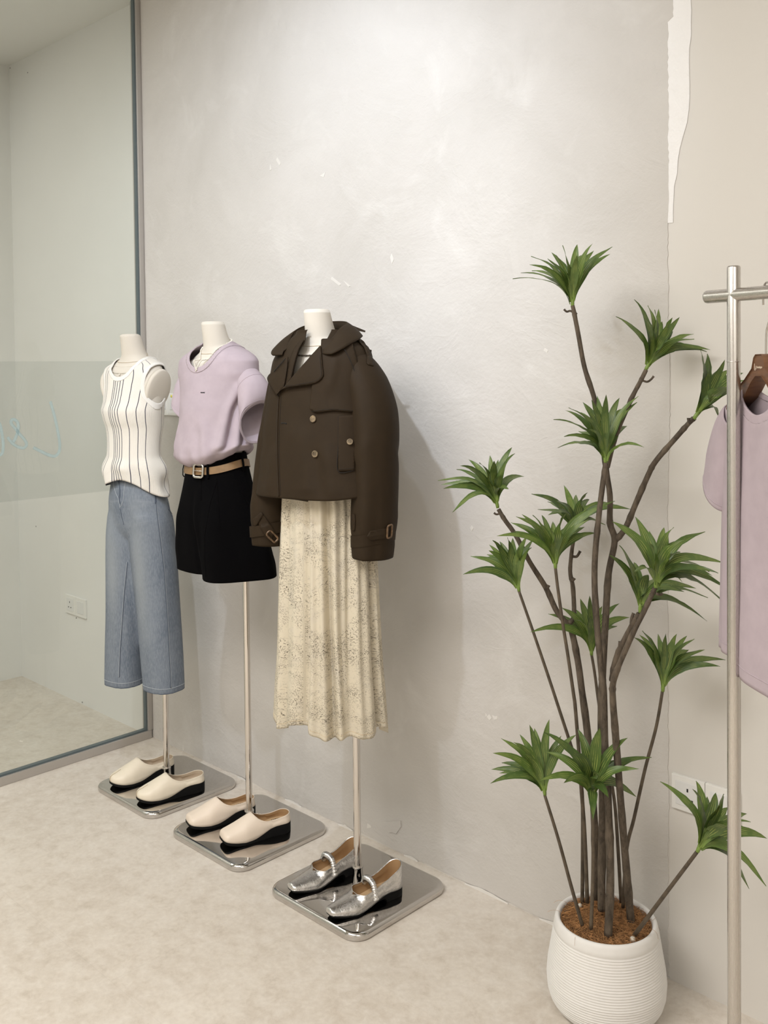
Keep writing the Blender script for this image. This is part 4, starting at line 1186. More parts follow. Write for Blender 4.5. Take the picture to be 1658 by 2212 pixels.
    # ---- buttons
    def button(px, py, tree, r=.0095, d=.004):
        P, nn = hit(tree, px, py, 2.75); up = V((0, 0, 1)); up = (up - nn*up.dot(nn)).normalized(); rt = up.cross(nn)
        prof = [(.0001, d), (r*.62, d), (r*.70, d + .0013), (r*.90, d + .0013), (r, d + .0002), (r*.95, d - .0025), (r*.5, d - .004)]
        rs = [[P + nn*h + (rt*math.cos(2*math.pi*j/24) + up*math.sin(2*math.pi*j/24))*q for j in range(24)] for q, h in prof]
        bt = add('button', *rings(rs), MAT['horn'], t, True, auto=35)
        for a, b in ((1, 1), (1, -1), (-1, 1), (-1, -1)):
            add('button_eye', *ico(P + nn*(d + .0004) + rt*a*.0018 + up*b*.0018, .0010), MAT['hornhole'], bt)
    button(677, 905, tr); button(681, 980.5, tr)
    button(754.5, 954.5, tr, .0085, .010)
    # ---- cuff straps: tab and tortoise buckle on the near sleeve
    pan('strap_tab', c4([(1002, 1925), (1150, 1900), (1165, 1905), (1160, 1985), (1015, 2010), (975, 1975)]), cuff_l, .0035, 3, depth=2.6)
    def bk(px, py, tree, w_, h_, tilt):
        P, nn = hit(tree, px, py, 2.7); up = V((0, 0, 1)); up = (up - nn*up.dot(nn)).normalized(); rt = up.cross(nn)
        if rt.dot(RX) < 0: rt = -rt
        c_, s_ = math.cos(tilt), math.sin(tilt); u2 = up*c_ + rt*s_; r2 = rt*c_ - up*s_
        pl = round_poly([(-w_, -h_), (w_, -h_), (w_, h_), (-w_, h_)], .006)
        add('buckle', *tube([P + nn*.0075 + r2*x + u2*y for x, y in pl], .0028, 8, closed=True), MAT['tort'], t)
    bk(837, 1146, cuff_l, .0085, .0185, -.12)
    pan('strap_loop', c4([(862, 1790), (885, 1782), (892, 1850), (884, 1930), (868, 1920), (858, 1850)]), cuff_l, .006, 3, depth=2.7)
    pan('strap_tab', c4([(95, 1780), (120, 1800), (205, 1925), (170, 2015), (130, 1985), (75, 1870)]), cuff_r, .004, 3, depth=2.85)
    bk(586, 1158, cuff_r, .0085, .0185, -.75)
    pan('strap_loop', c4([(100, 1765), (112, 1790), (60, 1880), (40, 1880), (28, 1830)]), cuff_r, .007, 3, depth=2.85)
jacket()

# ------------------------------------------------------------------ necklaces
def ring_path(Fr, pr, zb, zf, off, power=1.0, n=90, side=0.0):
    out = []
    for i in range(n):
        a = 2*math.pi*i/n; k = (.5 - .5*math.sin(a)); k = k**power
        out.append(Fr.w(pr.P(a, zb + (zf - zb)*k + side*math.cos(a), off)))
    return out
def settle(path, trees, off):
    """let the path rest on the outermost of the surfaces below it (moved outward only)"""
    return path
def n1():
    a = ring_path(F1, P1, 1.616, 1.566, .0012, 1.0)
    o = add('necklace', *tube(a, .0013, 5, closed=True), MAT['pearl']); tag(o, 'fine pale cord necklace close to the neck of the tank top mannequin', 'necklace', 'necklaces')
    b = ring_path(F1, P1, 1.618, 1.541, .0016, 1.7)
    t = thing('necklace', 'thin chain necklace with a tiny pearl pendant on the tank top mannequin', 'necklace', F1.w((-.08, -.05, 1.54)), 'necklaces')
    add('chain', *tube(b, .0007, 4, closed=True), MAT['fine'], t)
    p = F1.w(P1.P(-math.pi/2, 1.537, .004)); add('pendant', *ico(p, .0035, 2), MAT['pearl'], t)
n1()
def beads(name, label, path, r, step, mt, extra=None):
    t = thing(name, label, 'necklace', min(path, key=lambda p: p.z), 'necklaces')
    path = path + [path[0]]; acc = 0; parts = []; k = 0
    for i in range(len(path) - 1):
        a, b = path[i], path[i + 1]; L = (b - a).length
        while acc < L:
            parts.append(ico(a.lerp(b, acc/L), r*(1 + .12*math.sin(k*2.3)))); acc += step; k += 1
        acc -= L
    add('bead_string', *join(*parts), MAT[mt], t); return t
def n2():
    out = []
    def front(pr, x, z, off):
        cx, cy, a, b, n = pr.at(z); k = max(0.0, 1 - ((x - cx)/a)**2); return cy - b*math.sqrt(k) - off
    cx = -.04
    for i in range(61):     # the v over the chest, from the right of the neck to the left
        e = -1 + i/30; x = cx + .050*e; z = 1.553 + .083*abs(e)**1.05
        y = front(P2, x, z, .0035)
        if z < 1.582: y = min(y, front(TEE, x, z, .0055))
        out.append(F2.w((x, y, z)))
    for i in range(1, 30):  # and round the back of the neck
        q = i/30; a = math.pi*q; zz = 1.636 + .016*math.sin(a); p = P2.P(0, zz); c_, cy_, a_, b_, _n = P2.at(zz)
        y0 = front(P2, cx + .050, 1.636, .0035)
        out.append(F2.w((cx + .053*math.cos(a), y0 + (cy_ + b_ + .003 - y0)*math.sin(a), zz)))
    t = beads('necklace', 'white pearl bead necklace hanging in a v over the lilac t-shirt', out, .0028, .0050, 'pearl')
    add('clasp', *ico(out[0] + V((0, 0, -.002)), .0036, 1), MAT['fine'], t)
    lo = min(out, key=lambda p: p.z); add('charm', *join(ico(lo + V((0, 0, -.004)), .0035, 2), ico(lo + V((.004, 0, -.001)), .003, 2)), MAT['fine'], t)
n2()
def n3():
    beads('necklace', 'dark faceted bead necklace at the open neck of the brown jacket', ring_path(F3, P3, 1.655, 1.588, .0036, 1.05, 120), .0027, .0050, 'darkbead')
n3()
# ------------------------------------------------------------------ shoes
def shoe(kind, name, label, cat, group, toe, heel, base, Wd, mt_up, mt_in):
    T = V((toe[0], toe[1], 0)); Hh = V((heel[0], heel[1], 0)); f = (T - Hh); L = f.length; f.normalize(); r = V((f.y, -f.x, 0))
    org = Hh + V((0, 0, base)); t = thing(name, label, cat, (Hh + T)/2 + V((0, 0, base)), group)
    def w(x, y, z): return org + r*x + f*y + V((0, 0, z))
    mary = kind == 'mary'
    sq = {'round': 2.4, 'square': 3.6, 'mary': 3.4}[kind]
    def hw(u):
        pts = [(0, .34), (.12, .345), (.32, .34), (.52, .42), (.70, .50), (.84, .465 if not mary else .375), (1, .40 if not mary else .215)]
        if kind == 'round': pts[-1] = (1, .41); pts[-2] = (.84, .485)
        h = float(np.interp(u, [p[0] for p in pts], [p[1] for p in pts]))
        if u < .13: h *= math.sqrt(max(0, 1 - ((.13 - u)/.13)**2.3))
        e = .80 if kind == 'round' else .90 if kind == 'square' else .945
        if u > e: h *= max(0, 1 - ((u - e)/(1 - e))**sq)**(1/sq)
        return h*Wd
    hs = .032 if not mary else .024; fs_ = .0085 if not mary else .006
    def spring(u): return (.014 if not mary else .010)*max(0, (u - .68)/.32)**2
    def zs(u): return fs_ + (hs - fs_)*sstep(.62, .22, u) + spring(u)
    def zb(u):
        if mary: return spring(u) + (.012*sstep(.24, .30, u)*sstep(.66, .5, u))
        return spring(u)
    ut = .56 if not mary else .645
    zt_ = {'round': .088, 'square': .086, 'mary': .050}[kind]
    def zr(u):
        k = min(1, max(0, (1 - u)/(1 - ut)))
        return zs(1) + (.020 if not mary else .015) + (zt_ - zs(1) - .02)*k**1.15
    def rim(u):
        if mary: return float(np.interp(u, [0, .05, .25, .45, .645], [.092, .087, .064, .050, .046]))
        return float(np.interp(u, [0, .1, .25, .38, .56], [.062, .060, .055, .056, .070]))
    N = 88; NV = 12; S = [2*math.pi*i/N for i in range(N)]
    U = [.5 - .5*math.cos(s) for s in S]; U = [u + .035*math.sin(2*math.pi*u)*0 for u in U]
    cols = []
    for s, u in zip(S, U):
        sg = 1 if math.sin(s) >= 0 else -1
        h = hw(u); P = V((sg*h*.985, u*L, zs(u)))
        dth = .20 if not mary else .085
        if u >= ut:
            yt = ut + (u - ut)*(1 - .055/(1 - ut) if not mary else 1 - .03/(1 - ut)); Tt = V((0, yt*L, zr(yt)))
        else:
            k = min(1, (ut - u)/dth); k = math.sqrt(1 - (1 - k)**2) if not mary else math.sqrt(1 - (1 - k)**2)
            zz = zr(ut) + (rim(u) - zr(ut))*sstep(0, 1, k)**.9
            Tt = V((sg*h*.93*k, u*L + (.012*L*(1 - u/.15) if u < .15 else 0), zz))
        col = []
        for v_ in range(NV):
            q = v_/(NV - 1); a = q*math.pi/2
            kz = math.sin(a)**(.82 if not mary else .9); kh = (1 - math.cos(a))**(1.0 if u >= ut - dth else .8)
            p = V((P.x + (Tt.x - P.x)*kh, P.y + (Tt.y - P.y)*(kh if u > .12 else q), P.z + (Tt.z - P.z)*(kz if u > .3 else q**.95)))
            # fullness low on the side
            p.x += sg*.003*math.sin(math.pi*min(1, q*1.6))*(1 if q < .62 else 0)*(.4 + .6*(u > .2))
            col.append(p)
        cols.append(col)
    vs = [w(*cols[i][v_]) for i in range(N) for v_ in range(NV)]; fc = []
    for i in range(N):
        j = (i + 1) % N
        for v_ in range(NV - 1): fc.append((i*NV + v_, j*NV + v_, j*NV + v_ + 1, i*NV + v_ + 1))
    def weld(vs_):
        key = {}; mp = []; nv_ = []
        for p in vs_:
            k_ = (round(p.x*2e4), round(p.y*2e4), round(p.z*2e4))
            if k_ not in key: key[k_] = len(nv_); nv_.append(p)
            mp.append(key[k_])
        ff_ = []
        for q_ in fc:
            g_ = []
            for i_ in q_:
                if not g_ or mp[i_] != g_[-1]: g_.append(mp[i_])
            if len(g_) > 1 and g_[0] == g_[-1]: g_.pop()
            if len(set(g_)) >= 3: ff_.append(tuple(g_))
        return nv_, ff_
    add('upper', *weld(vs), MAT[mt_up], t, True, solid=-.0016)
    # lining just inside, insole, sole
    n_ = []
    for i in range(N):
        for v_ in range(NV):
            p = cols[i][v_]; cxy = V((0, min(max(p.y, .15*L), .8*L), p.z)); d = (cxy - p); d.z = 0
            q = p + (d.normalized()*.0024 if d.length > 1e-5 else V((0, 0, 0))) + V((0, 0, -.0016 if U[i] >= ut else -.0008))
            n_.append(w(*q))
    add('lining', *weld(n_), MAT[mt_in], t, True)
    ins = [w(hw(u)*.94*(1 if math.sin(s) >= 0 else -1), u*L, zs(u) + .004) for s, u in zip(S, U)]
    half = N//2; iv, if_ = [], []
    rows = [(i, N - i) for i in range(1, half)]
    iv = ins
    if_ = [(0, 1, N - 1)] + [(i, i + 1, N - i - 1, N - i) for i in range(1, half - 1)] + [(half - 1, half, half + 1)]
    o = add('insole', iv, if_, MAT['insole'] if mt_in != 'creamlining' else MAT['creamlining'], t, True)
    k1 = 1.02 if not mary else .97
    def out(k, zf): return [w(hw(u)*k*(1 if math.sin(s) >= 0 else -1), (u - .5)*L*(1 + (k - 1)*.4) + .5*L, zf(u)) for s, u in zip(S, U)]
    rs = [out(k1*.96, zb), out(k1, lambda u: zb(u) + .002), out(k1, lambda u: zs(u) - .001), out(k1*.97, lambda u: zs(u) + .0012)]
    add('sole', *rings(rs, True, True), MAT['sole'], t, True, auto=40)
    if not mary:
        # groove between heel and sole at the back
        g = [w(hw(u)*k1*1.003*(1 if math.sin(s) >= 0 else -1), u*L - .0008, zs(u)*.52) for s, u in zip(S, U) if u < .2]
    if kind == 'round':
        # split seam at the toe
        seam = []
        for i in range(11):
            q = i/10; idx = half; a = cols[idx][min(NV - 1, int(q*(NV - 1)*.999))]
            seam.append(w(*(a + V((0, .0008, .0004)))))
        for k_ in range(1, 6):
            u = 1 - .055 - .022*k_; seam.append(w(0, u*L, zr(u) + .0006))
        add('toe_seam', *tube(seam, .0009, 5), MAT['seam'], t)
    if kind == 'square':
        # gathered pleats on the outer side
        for k_ in range(3):
            u0 = .44 - .025*k_; p0 = cols[min(range(half), key=lambda i: abs(U[i] - u0))]; q0 = cols[min(range(half), key=lambda i: abs(U[i] - (u0 + .03 - .012*k_)))]
            sgn = 1
            pth = [w(*(q0[v_].lerp(p0[v_], v_/(NV - 1)) + V((.0007, 0, .0005)))) for v_ in range(4, NV)]
            add('side_pleat', *tube(pth, .0013, 5), MAT[mt_up], t)
        pl = [w(x, y*L, zs(y) + .0046) for x, y in ((.012, .13), (.012, .155), (.012, .18), (.012, .21), (.012, .235), (.012, .26))]
        for k_ in range(5):
            a, b = pl[k_], pl[k_ + 1]
            add('insole_print', *tube([a.lerp(b, .12), a.lerp(b, .8)], .0016, 4, flat=.3), MAT['sole'], t)
    if mary:
        us = .44; h = hw(us); pth = []; rad = []
        n = 84
        for i in range(n):
            q = i/(n - 1); x = -h*1.10 + 2*h*1.06*q; z = rim(us) + .004 + .012*math.sin(math.pi*q)**.75 - .030*max(0, 1 - q/.22)**1.5 - .010*max(0, (q - .85)/.15)**1.5
            pth.append(w(x, us*L + .012*L*(q - .5)*2*(-1), z)); rad.append(.0084 + .0016*math.sin(i*2.05) + .0006*math.sin(i*.7 + 1))
        sc = add('elastic_strap', *tube(pth, rad, 12), MAT['silver'], t); sc['label'] = 'ruched silver strap across the instep'
        # heel block
        hb = lambda k, z: [w(hw(u)*k*(1 if sg > 0 else -1), u*L + .001, z if not callable(z) else z(u)) for u, sg in [(x/14*.27, 1) for x in range(15)] + [(x/14*.27, -1) for x in range(14, 0, -1)]]
        add('heel_block', *rings([hb(.93, 0.0), hb(.95, .002), hb(.98, lambda u: zs(u) - .0015)]), MAT['sole'], t, True, auto=40)
        # top line piping
        add('top_line', *tube([w(*(cols[i][NV - 1])) for i in range(N) if U[i] < ut - .0], .0010, 5), MAT['silver'], t)
def mk(Fr, toe, heel): return (Fr.o.x + toe[0], Fr.o.y + toe[1]), (Fr.o.x + heel[0], Fr.o.y + heel[1])
SG = 'shoes on the mannequin stands'
for kind, nm, lb, cat, Fr, toe, heel, W_, up, inn in (
    ('round', 'mule_shoe', 'cream split-toe mule nearer the camera on the stand beside the glass', 'shoe', F1, (.078, -.174), (.148, .062), .088, 'cream', 'creamlining'),
    ('round', 'mule_shoe', 'cream split-toe mule behind the pole on the stand beside the glass', 'shoe', F1, (-.105, -.172), (-.062, .070), .088, 'cream', 'creamlining'),
    ('square', 'mule_shoe', 'blush cream square-toe mule nearer the camera on the middle stand', 'shoe', F2, (.038, -.142), (.110, .082), .086, 'blush', 'lining'),
    ('square', 'mule_shoe', 'blush cream square-toe mule behind the pole on the middle stand', 'shoe', F2, (-.138, -.152), (-.066, .074), .086, 'blush', 'lining'),
    ('mary', 'mary_jane_shoe', 'silver square-toe shoe with ruched strap, nearer the camera on the stand beside the plant', 'shoe', F3, (.072, -.186), (.118, .060), .084, 'silver', 'lining'),
    ('mary', 'mary_jane_shoe', 'silver square-toe shoe with ruched strap, behind the pole on the stand beside the plant', 'shoe', F3, (-.104, -.176), (-.070, .070), .084, 'silver', 'lining')):
    a, b = mk(Fr, toe, heel); shoe(kind, nm, lb, cat, SG, a, b, BT, W_, up, inn)

# ------------------------------------------------------------------ potted dragon plant
PD = 2.33
pc = at(1308, 1985, PD); PC = V((pc.x, pc.y, 0))
plant = thing('potted_plant', 'tall artificial dragon plant with striped rosettes in a ribbed white pot', 'potted plant', PC)
def pot():
    prof = [(.060, 0.0), (.104, 0.0), (.112, .004), (.119, .012)]
    z = .012; n = 34
    outer = lambda z: float(np.interp(z, [.012, .03, .05, .08, .11, .16, .20, .222], [.122, .133, .139, .1415, .1388, .1302, .1236, .119]))
    ridges = 29; z0, z1 = .020, .196
    for i in range(ridges*6 + 1):
        zz = z0 + (z1 - z0)*i/(ridges*6); prof.append((outer(zz) + .0012*(1 - abs(math.sin(math.pi*i/6))**.8) - .0006, zz))
    prof += [(.1232, .204), (.1212, .214), (.119, .219), (.1165, .2215), (.1125, .2218), (.1095, .219), (.108, .214), (.107, .19), (.112, .12)]
    # profile from the bottom up, then down the inside
    o = add('pot', *lathe(prof, PC, 96, True, True), MAT['pot'], plant, True, auto=60)
    bed = []
    for i in range(13):
        r_ = .1075*i/12; bed.append([PC + V((max(r_, .0004)*math.cos(2*math.pi*j/40), max(r_, .0004)*math.sin(2*math.pi*j/40), .196 + .014*(1 - (i/12)**2) + .006*nz(math.cos(2*math.pi*j/40)*r_*60, math.sin(2*math.pi*j/40)*r_*60, 3))) for j in range(40)])
    add('coir_bed', *rings(bed, True, False), MAT['coirbase'], plant, True)
    rn = random.Random(11); parts = []
    for k_ in range(2600):
        rr = .104*math.sqrt(rn.random()); th = rn.random()*6.283; p = PC + V((rr*math.cos(th), rr*math.sin(th), .203 + .013*(1 - (rr/.107)**2) + rn.random()*.006))
        d = rn.random()*6.283; d2 = th + math.pi/2 + rn.uniform(-.7, .7); ang = d2 if rn.random() < .7 else d
        L = rn.uniform(.02, .055); cur = rn.uniform(-1.6, 1.6); pth = []; q = p.copy()
        lift = rn.uniform(.0, .008)
        for s in range(6):
            pth.append(q + V((0, 0, lift*math.sin(math.pi*s/5)))); ang += cur/5; q = q + V((math.cos(ang), math.sin(ang), rn.uniform(-.05, .05)))*(L/5)
            dd = q - PC; rad = math.hypot(dd.x, dd.y)
            if rad > .106: q.x = PC.x + dd.x*.106/rad; q.y = PC.y + dd.y*.106/rad
        parts.append(tube(pth, rn.uniform(.00025, .00045), 3, cap=False))
    for k_ in range(7):   # stray fibres over the rim
        th = rn.uniform(0, 6.283); q = PC + V((.095*math.cos(th), .095*math.sin(th), .214)); pth = []
        ang = th + rn.uniform(-1, 1); el = rn.uniform(.3, .9); cur = rn.uniform(-2, 2)
        for s in range(8): pth.append(q.copy()); q = q + V((math.cos(ang)*math.cos(el), math.sin(ang)*math.cos(el), math.sin(el)))*.007; el -= .22; ang += cur/8
        parts.append(tube(pth, .0003, 3, cap=False))
    v, f = join(*parts); o = add('coir_fibre', v, f, MAT['coir'], plant, True); o['kind'] = 'stuff'
pot()
c1 = K(940, 500, .43305); c2 = K(940, 940, .43305); c3 = K(1000, 1450, .39686); c5 = K(1400, 540, .2079)
def clampw(P):
    if P.y > WY - .035: P = V((P.x, WY - .035, P.z))
    return P
def stem(pts, d0, d1, r0, r1, mt='bark', knots=True, base=True, seed=0):
    """pts from the bottom up in photo pixels; depth runs from d0 to d1"""
    n = len(pts); L = [0]
    for i in range(1, n): L.append(L[-1] + math.hypot(pts[i][0]-pts[i-1][0], pts[i][1]-pts[i-1][1]))
    P = [at(p[0], p[1], d0 + (d1 - d0)*(l/L[-1])) for p, l in zip(pts, L)]
    if base:
        P[0] = V((P[0].x, P[0].y, max(.19, P[0].z))); 
    path = catmull(P, 6); N = len(path)
    rn = random.Random(seed + 31); rad = []
    for i in range(N):
        u = i/(N - 1); r = r0 + (r1 - r0)*u
        if mt == 'bark': r *= 1 + .10*nz(u*14, seed, 2) + (.16*math.exp(-((u*7 % 1 - .5)/.06)**2) if knots else 0)
        rad.append(r)
    return add('stem', *tube(path, rad, 9), MAT[mt], plant, True), path
def knot(st, pts, d, r):
    P = [at(x, y, d) for x, y in pts]; add('twig_stub', *tube(catmull(P, 4), [r]*(len(catmull(P, 4)) - 1) + [r*1.25], 7), MAT['bark'], st, True)
def leaf_mesh(B, Tp, axis, width, seed, depth_face):
    rn = random.Random(seed); NL, NA = 13, 5; bias = rn.uniform(.25, 1.1)
    d = Tp - B; L = d.length
    ctrl = B + axis*(L*.42) + d*.18
    end = Tp
    vs = []; us = []; vv = []
    side = None
    for i in range(NL):
        t = i/(NL - 1)
        p = B*(1-t)**2 + ctrl*(2*t*(1-t)) + end*t*t; tg = ((ctrl - B)*(1 - t) + (end - ctrl)*t).normalized()
        o2 = axis*.7 + depth_face*bias; out = (o2 - tg*o2.dot(tg)).normalized()
        s = tg.cross(out).normalized()
        if side is not None and s.dot(side) < 0: s = -s
        side = s; nrm = s.cross(tg)
        # lanceolate outline, twisting a little
        wdt = width*(.22 + .78*sstep(.0, .45, t))*(max(0, 1 - t**3.2))**.9
        if t > .97: wdt = max(wdt*.4, .0002)
        tw = rn.uniform(-.1, .1) + (rn.random() - .5)*.25*t; s2 = s*math.cos(tw) + nrm*math.sin(tw); n2 = nrm*math.cos(tw) - s*math.sin(tw)
        for j in range(NA):
            x = -1 + 2*j/(NA - 1); cupd = .22*(x*x)*(1 - .5*t)
            vs.append(p + s2*(x*wdt/2) + n2*(cupd*wdt/2) + n2*(.0018*math.sin(t*9 + seed)*abs(x))); us.append(x); vv.append(t)
    fs = [(i*NA + j, i*NA + j + 1, (i+1)*NA + j + 1, (i+1)*NA + j) for i in range(NL - 1) for j in range(NA - 1)]
    return vs, fs, us, vv
leafn = [0]
def rosette(st, base_px, depth, tips, axis_px, seed, width=.0225, extra=5):
    B = at(*base_px, depth); rn = random.Random(seed)
    ax0 = (at(*axis_px, depth) - B).normalized()
    def one(tx, ty, k_, sgn=None, front=False):
        q = at(tx, ty, depth); app = (q - B).length
        Lf = max(app*1.03, rn.uniform(.125, .16)) if not front else max(app*1.1, .11)
        dz = math.sqrt(max(0, min(Lf, .165)**2 - app*app)); dz = min(dz, .095)
        s_ = (1 if k_ % 2 else -1) if sgn is None else sgn
        if front: s_ = -1
        Tp = at(tx, ty, depth + s_*dz)
        Tp = clampw(Tp)
        ax = (ax0 + AX*rn.uniform(-.1, .1)).normalized()
        off = (Tp - B).normalized()*.006 + ax*rn.uniform(.0, .016)
        short = app < .07
        v, f, us, vv = leaf_mesh(B + off, Tp, ax, width*rn.uniform(.85, 1.15)*(.9 if short else 1), seed*100 + k_, -AX)
        v = [clampw(p) for p in v]; leafn[0] += 1
        add('leaf', v, f, MAT['leaf'], st, True, attrs={'u': us, 'v': vv, 'rnd': [rn.random()]*len(v)})
    for k_, tp in enumerate(tips):
        one(tp[0], tp[1], k_, None, len(tp) > 2)
    cxx = [t_[0] for t_ in tips]; cyy = [t_[1] for t_ in tips]
    for k_ in range(extra):   # inner upright leaves and those behind
        a = tips[(k_*3 + 1) % len(tips)]; b = tips[(k_*3 + 3) % len(tips)]; u = rn.uniform(.35, .65)
        tx, ty = a[0] + (b[0] - a[0])*u, a[1] + (b[1] - a[1])*u
        tx = base_px[0] + (tx - base_px[0])*.86; ty = base_px[1] + (ty - base_px[1])*.86
        one(tx, ty, k_ + 50, 1)
    # pale green growing point
    add('growing_point', *tube([B - ax0*.004, B + ax0*.004, B + ax0*.012, B + ax0*.022], [.0040, .0046, .0038, .001], 7), MAT['leaf'], st, True,
        attrs={'u': [0]*28, 'v': [.03]*28, 'rnd': [.8]*28})
def fr(pts): return [p + (1,) for p in pts]
# --- thick trunks
s_main, _ = stem([(1313,2021),(1317,1930),(1317,1847),(1313,1728),(1307,1628),(1303,1499),(1297,1438),(1286,1312),(1284,1217),(1293,1113),(1304,1027),(1308,1000)], 2.26, 2.27, .0100, .0060, seed=1)
rosette(s_main, (1307, 998), 2.27, c1([(588,940),(648,892),(665,878),(735,850),(778,838),(805,820),(850,812),(918,830),(1012,820),(1005,850),(742,915),(955,972),(640,1025),(610,1080),(1040,1075)]) + fr(c1([(768,985)])), (1304, 930), 1)
s_tall, _ = stem([(1299,1966),(1299,1886),(1301,1728),(1298,1560),(1302,1440),(1308,1330),(1314,1239),(1327,1169),(1317,1130),(1317,1074),(1310,1022),(1298,940),(1284,864),(1262,794),(1249,725),(1239,673),(1236,660)], 2.33, 2.31, .0098, .0048, seed=2)
rosette(s_tall, (1236, 660), 2.31, c1([(385,238),(425,208),(470,165),(477,122),(560,135),(578,105),(632,70),(707,65),(783,60),(790,95),(882,75),(872,112),(600,120)]) + fr(c1([(706,118)])), (1236, 590), 2)
knot(s_tall, c1([(690,405),(672,396),(655,400),(641,388)]), 2.31, .0026); knot(s_tall, c1([(690,400),(700,415)]), 2.31, .0045)
s_b, _ = stem([(1311,1010),(1330,940),(1362,864),(1382,825),(1395,799)], 2.31, 2.30, .0062, .0050, base=False, seed=3)
rosette(s_b, (1395, 797), 2.30, c1([(898,425),(990,340),(1045,440),(1060,368),(1095,390),(1113,385),(1180,430),(1235,430),(1165,460),(1325,512),(1290,535),(1325,572),(1393,592),(1385,602)]), (1425, 735), 3)
knot(s_b, c1([(1030,742),(1055,750),(1075,738),(1088,722)]), 2.30, .0026)
s_c, _ = stem([(1327,1169),(1349,1143),(1373,1087),(1399,1027),(1416,996),(1459,946),(1490,911),(1500,903)], 2.32, 2.15, .0072, .0056, base=False, seed=4)
rosette(s_c, (1500, 902), 2.14, c5([(535,1030),(607,1080),(790,1140),(985,1275),(1060,1340),(735,1740),(830,1425),(815,1250),(620,1130),(880,1480)]), (1535, 840), 4, .0265, 3)
knot(s_c, c5([(440,1800),(420,1770),(418,1745)]), 2.14, .0040)
s_r, _ = stem([(1363,2001),(1353,1886),(1343,1767),(1329,1589),(1323,1509),(1324,1474),(1336,1438),(1364,1373),(1390,1321),(1414,1270)], 2.32, 2.08, .0095, .0050, seed=5)
rosette(s_r, (1416, 1266), 2.06, c2([(880,430),(995,408),(1065,540),(1140,460),(1187,458),(1345,480),(1245,520),(1440,640),(1410,690),(1380,702),(1460,768),(1460,847),(990,682),(1240,628)]) + fr(c2([(1222,585)])), (1418, 1200), 5, .0245, 4)
knot(s_r, c2([(1100,790),(1120,795),(1132,788)]), 2.07, .0032)
s_r2, _ = stem([(1322,1470),(1326,1440),(1336,1407),(1364,1351),(1379,1325)], 2.26, 2.20, .0080, .0052, base=False, seed=6)
rosette(s_r2, (1382, 1320), 2.20, c2([(865,595),(900,625),(915,550),(990,635),(1355,928),(1360,810),(1240,780),(1300,765),(1060,700)]), (1384, 1250), 6)
knot(s_r2, c2([(975,950),(978,915),(988,888)]), 2.21, .0035); knot(s_r2, c2([(917,1085),(920,1050),(922,1030)]), 2.24, .0045)
s_l, _ = stem([(1286,1942),(1284,1787),(1270,1601),(1256,1490),(1247,1425),(1234,1364),(1221,1345),(1200,1317),(1178,1269),(1143,1213),(1113,1156),(1089,1122),(1076,1100)], 2.37, 2.40, .0095, .0052, seed=7)
rosette(s_l, (1074, 1094), 2.40, c2([(12,225),(25,248),(40,268),(105,172),(122,153),(165,120),(220,135),(272,100),(293,130),(382,62),(397,92),(443,205),(85,383)]) + fr(c2([(365,268)])), (1062, 1030), 7)
knot(s_l, c2([(322,390),(305,395),(292,388)]), 2.40, .0026); knot(s_l, c2([(555,765),(563,748)]), 2.39, .0048)
s_l2, _ = stem([(1228,1346),(1239,1330),(1237,1269),(1231,1234),(1235,1187),(1240,1160)], 2.39, 2.42, .0062, .0045, base=False, seed=8)
rosette(s_l2, (1242, 1152), 2.43, c2([(480,292),(510,370),(603,330),(640,252),(758,288),(890,330),(973,368),(880,440),(560,400),(700,300)]), (1242, 1090), 8)
knot(s_l2, c2([(685,605),(705,605),(722,578)]), 2.41, .0034); knot(s_l2, c2([(680,730),(692,712)]), 2.40, .0045)
# --- thin stems
s1, _ = stem([(1257,1962),(1258,1767),(1254,1688),(1238,1628),(1210,1541),(1180,1450),(1148,1356),(1120,1276)], 2.40, 2.36, .0048, .0034, 'twig', seed=9)
rosette(s1, (1120, 1274), 2.36, c2([(138,693),(175,603),(265,575),(268,548),(283,525),(320,530),(360,510),(385,510),(455,505),(490,520),(480,562)]) + fr(c2([(418,565)])), (1108, 1215), 9)
s2, _ = stem([(1268,1950),(1262,1800),(1254,1690),(1250,1628),(1242,1529),(1238,1498),(1226,1416),(1215,1347),(1204,1269),(1199,1226)], 2.35, 2.30, .0050, .0036, 'twig', seed=10)
rosette(s2, (1199, 1224), 2.30, c2([(305,503),(375,435),(402,405),(430,395),(483,400),(530,400),(655,385),(760,370),(765,420),(780,492),(895,330),(800,490)]) + fr(c2([(572,468)])), (1196, 1160), 10)
s3, _ = stem([(1341,1950),(1334,1830),(1327,1736),(1312,1640),(1294,1529),(1284,1455),(1277,1414)], 2.40, 2.39, .0045, .0034, 'twig', seed=11)
rosette(s3, (1277, 1412), 2.39, c2([(472,983),(562,890),(632,860),(722,815),(768,800),(830,855),(918,840),(968,908),(700,920),(862,965)]) + fr(c2([(770,895)])), (1275, 1350), 11)
s4, _ = stem([(1345,1960),(1353,1835),(1369,1767),(1393,1660),(1417,1569),(1430,1494)], 2.36, 2.24, .0046, .0036, 'twig', seed=12)
rosette(s4, (1431, 1490), 2.23, c2([(990,1010),(1017,995),(1033,975),(1110,990),(1148,990),(1180,1040),(1205,990),(1255,1000),(1290,1015),(1265,1070),(1345,1070),(1445,1123),(1420,1155)]), (1432, 1420), 12)
s5, _ = stem([(1258,2002),(1234,1918),(1206,1815),(1176,1718)], 2.30, 2.28, .0046, .0036, 'twig', seed=13)
rosette(s5, (1176, 1714), 2.28, c3([(148,612),(152,535),(162,445),(207,365),(272,385),(307,345),(360,290),(387,310),(468,262),(533,350),(615,345),(442,440)]) + fr(c3([(335,450)])), (1168, 1645), 13)
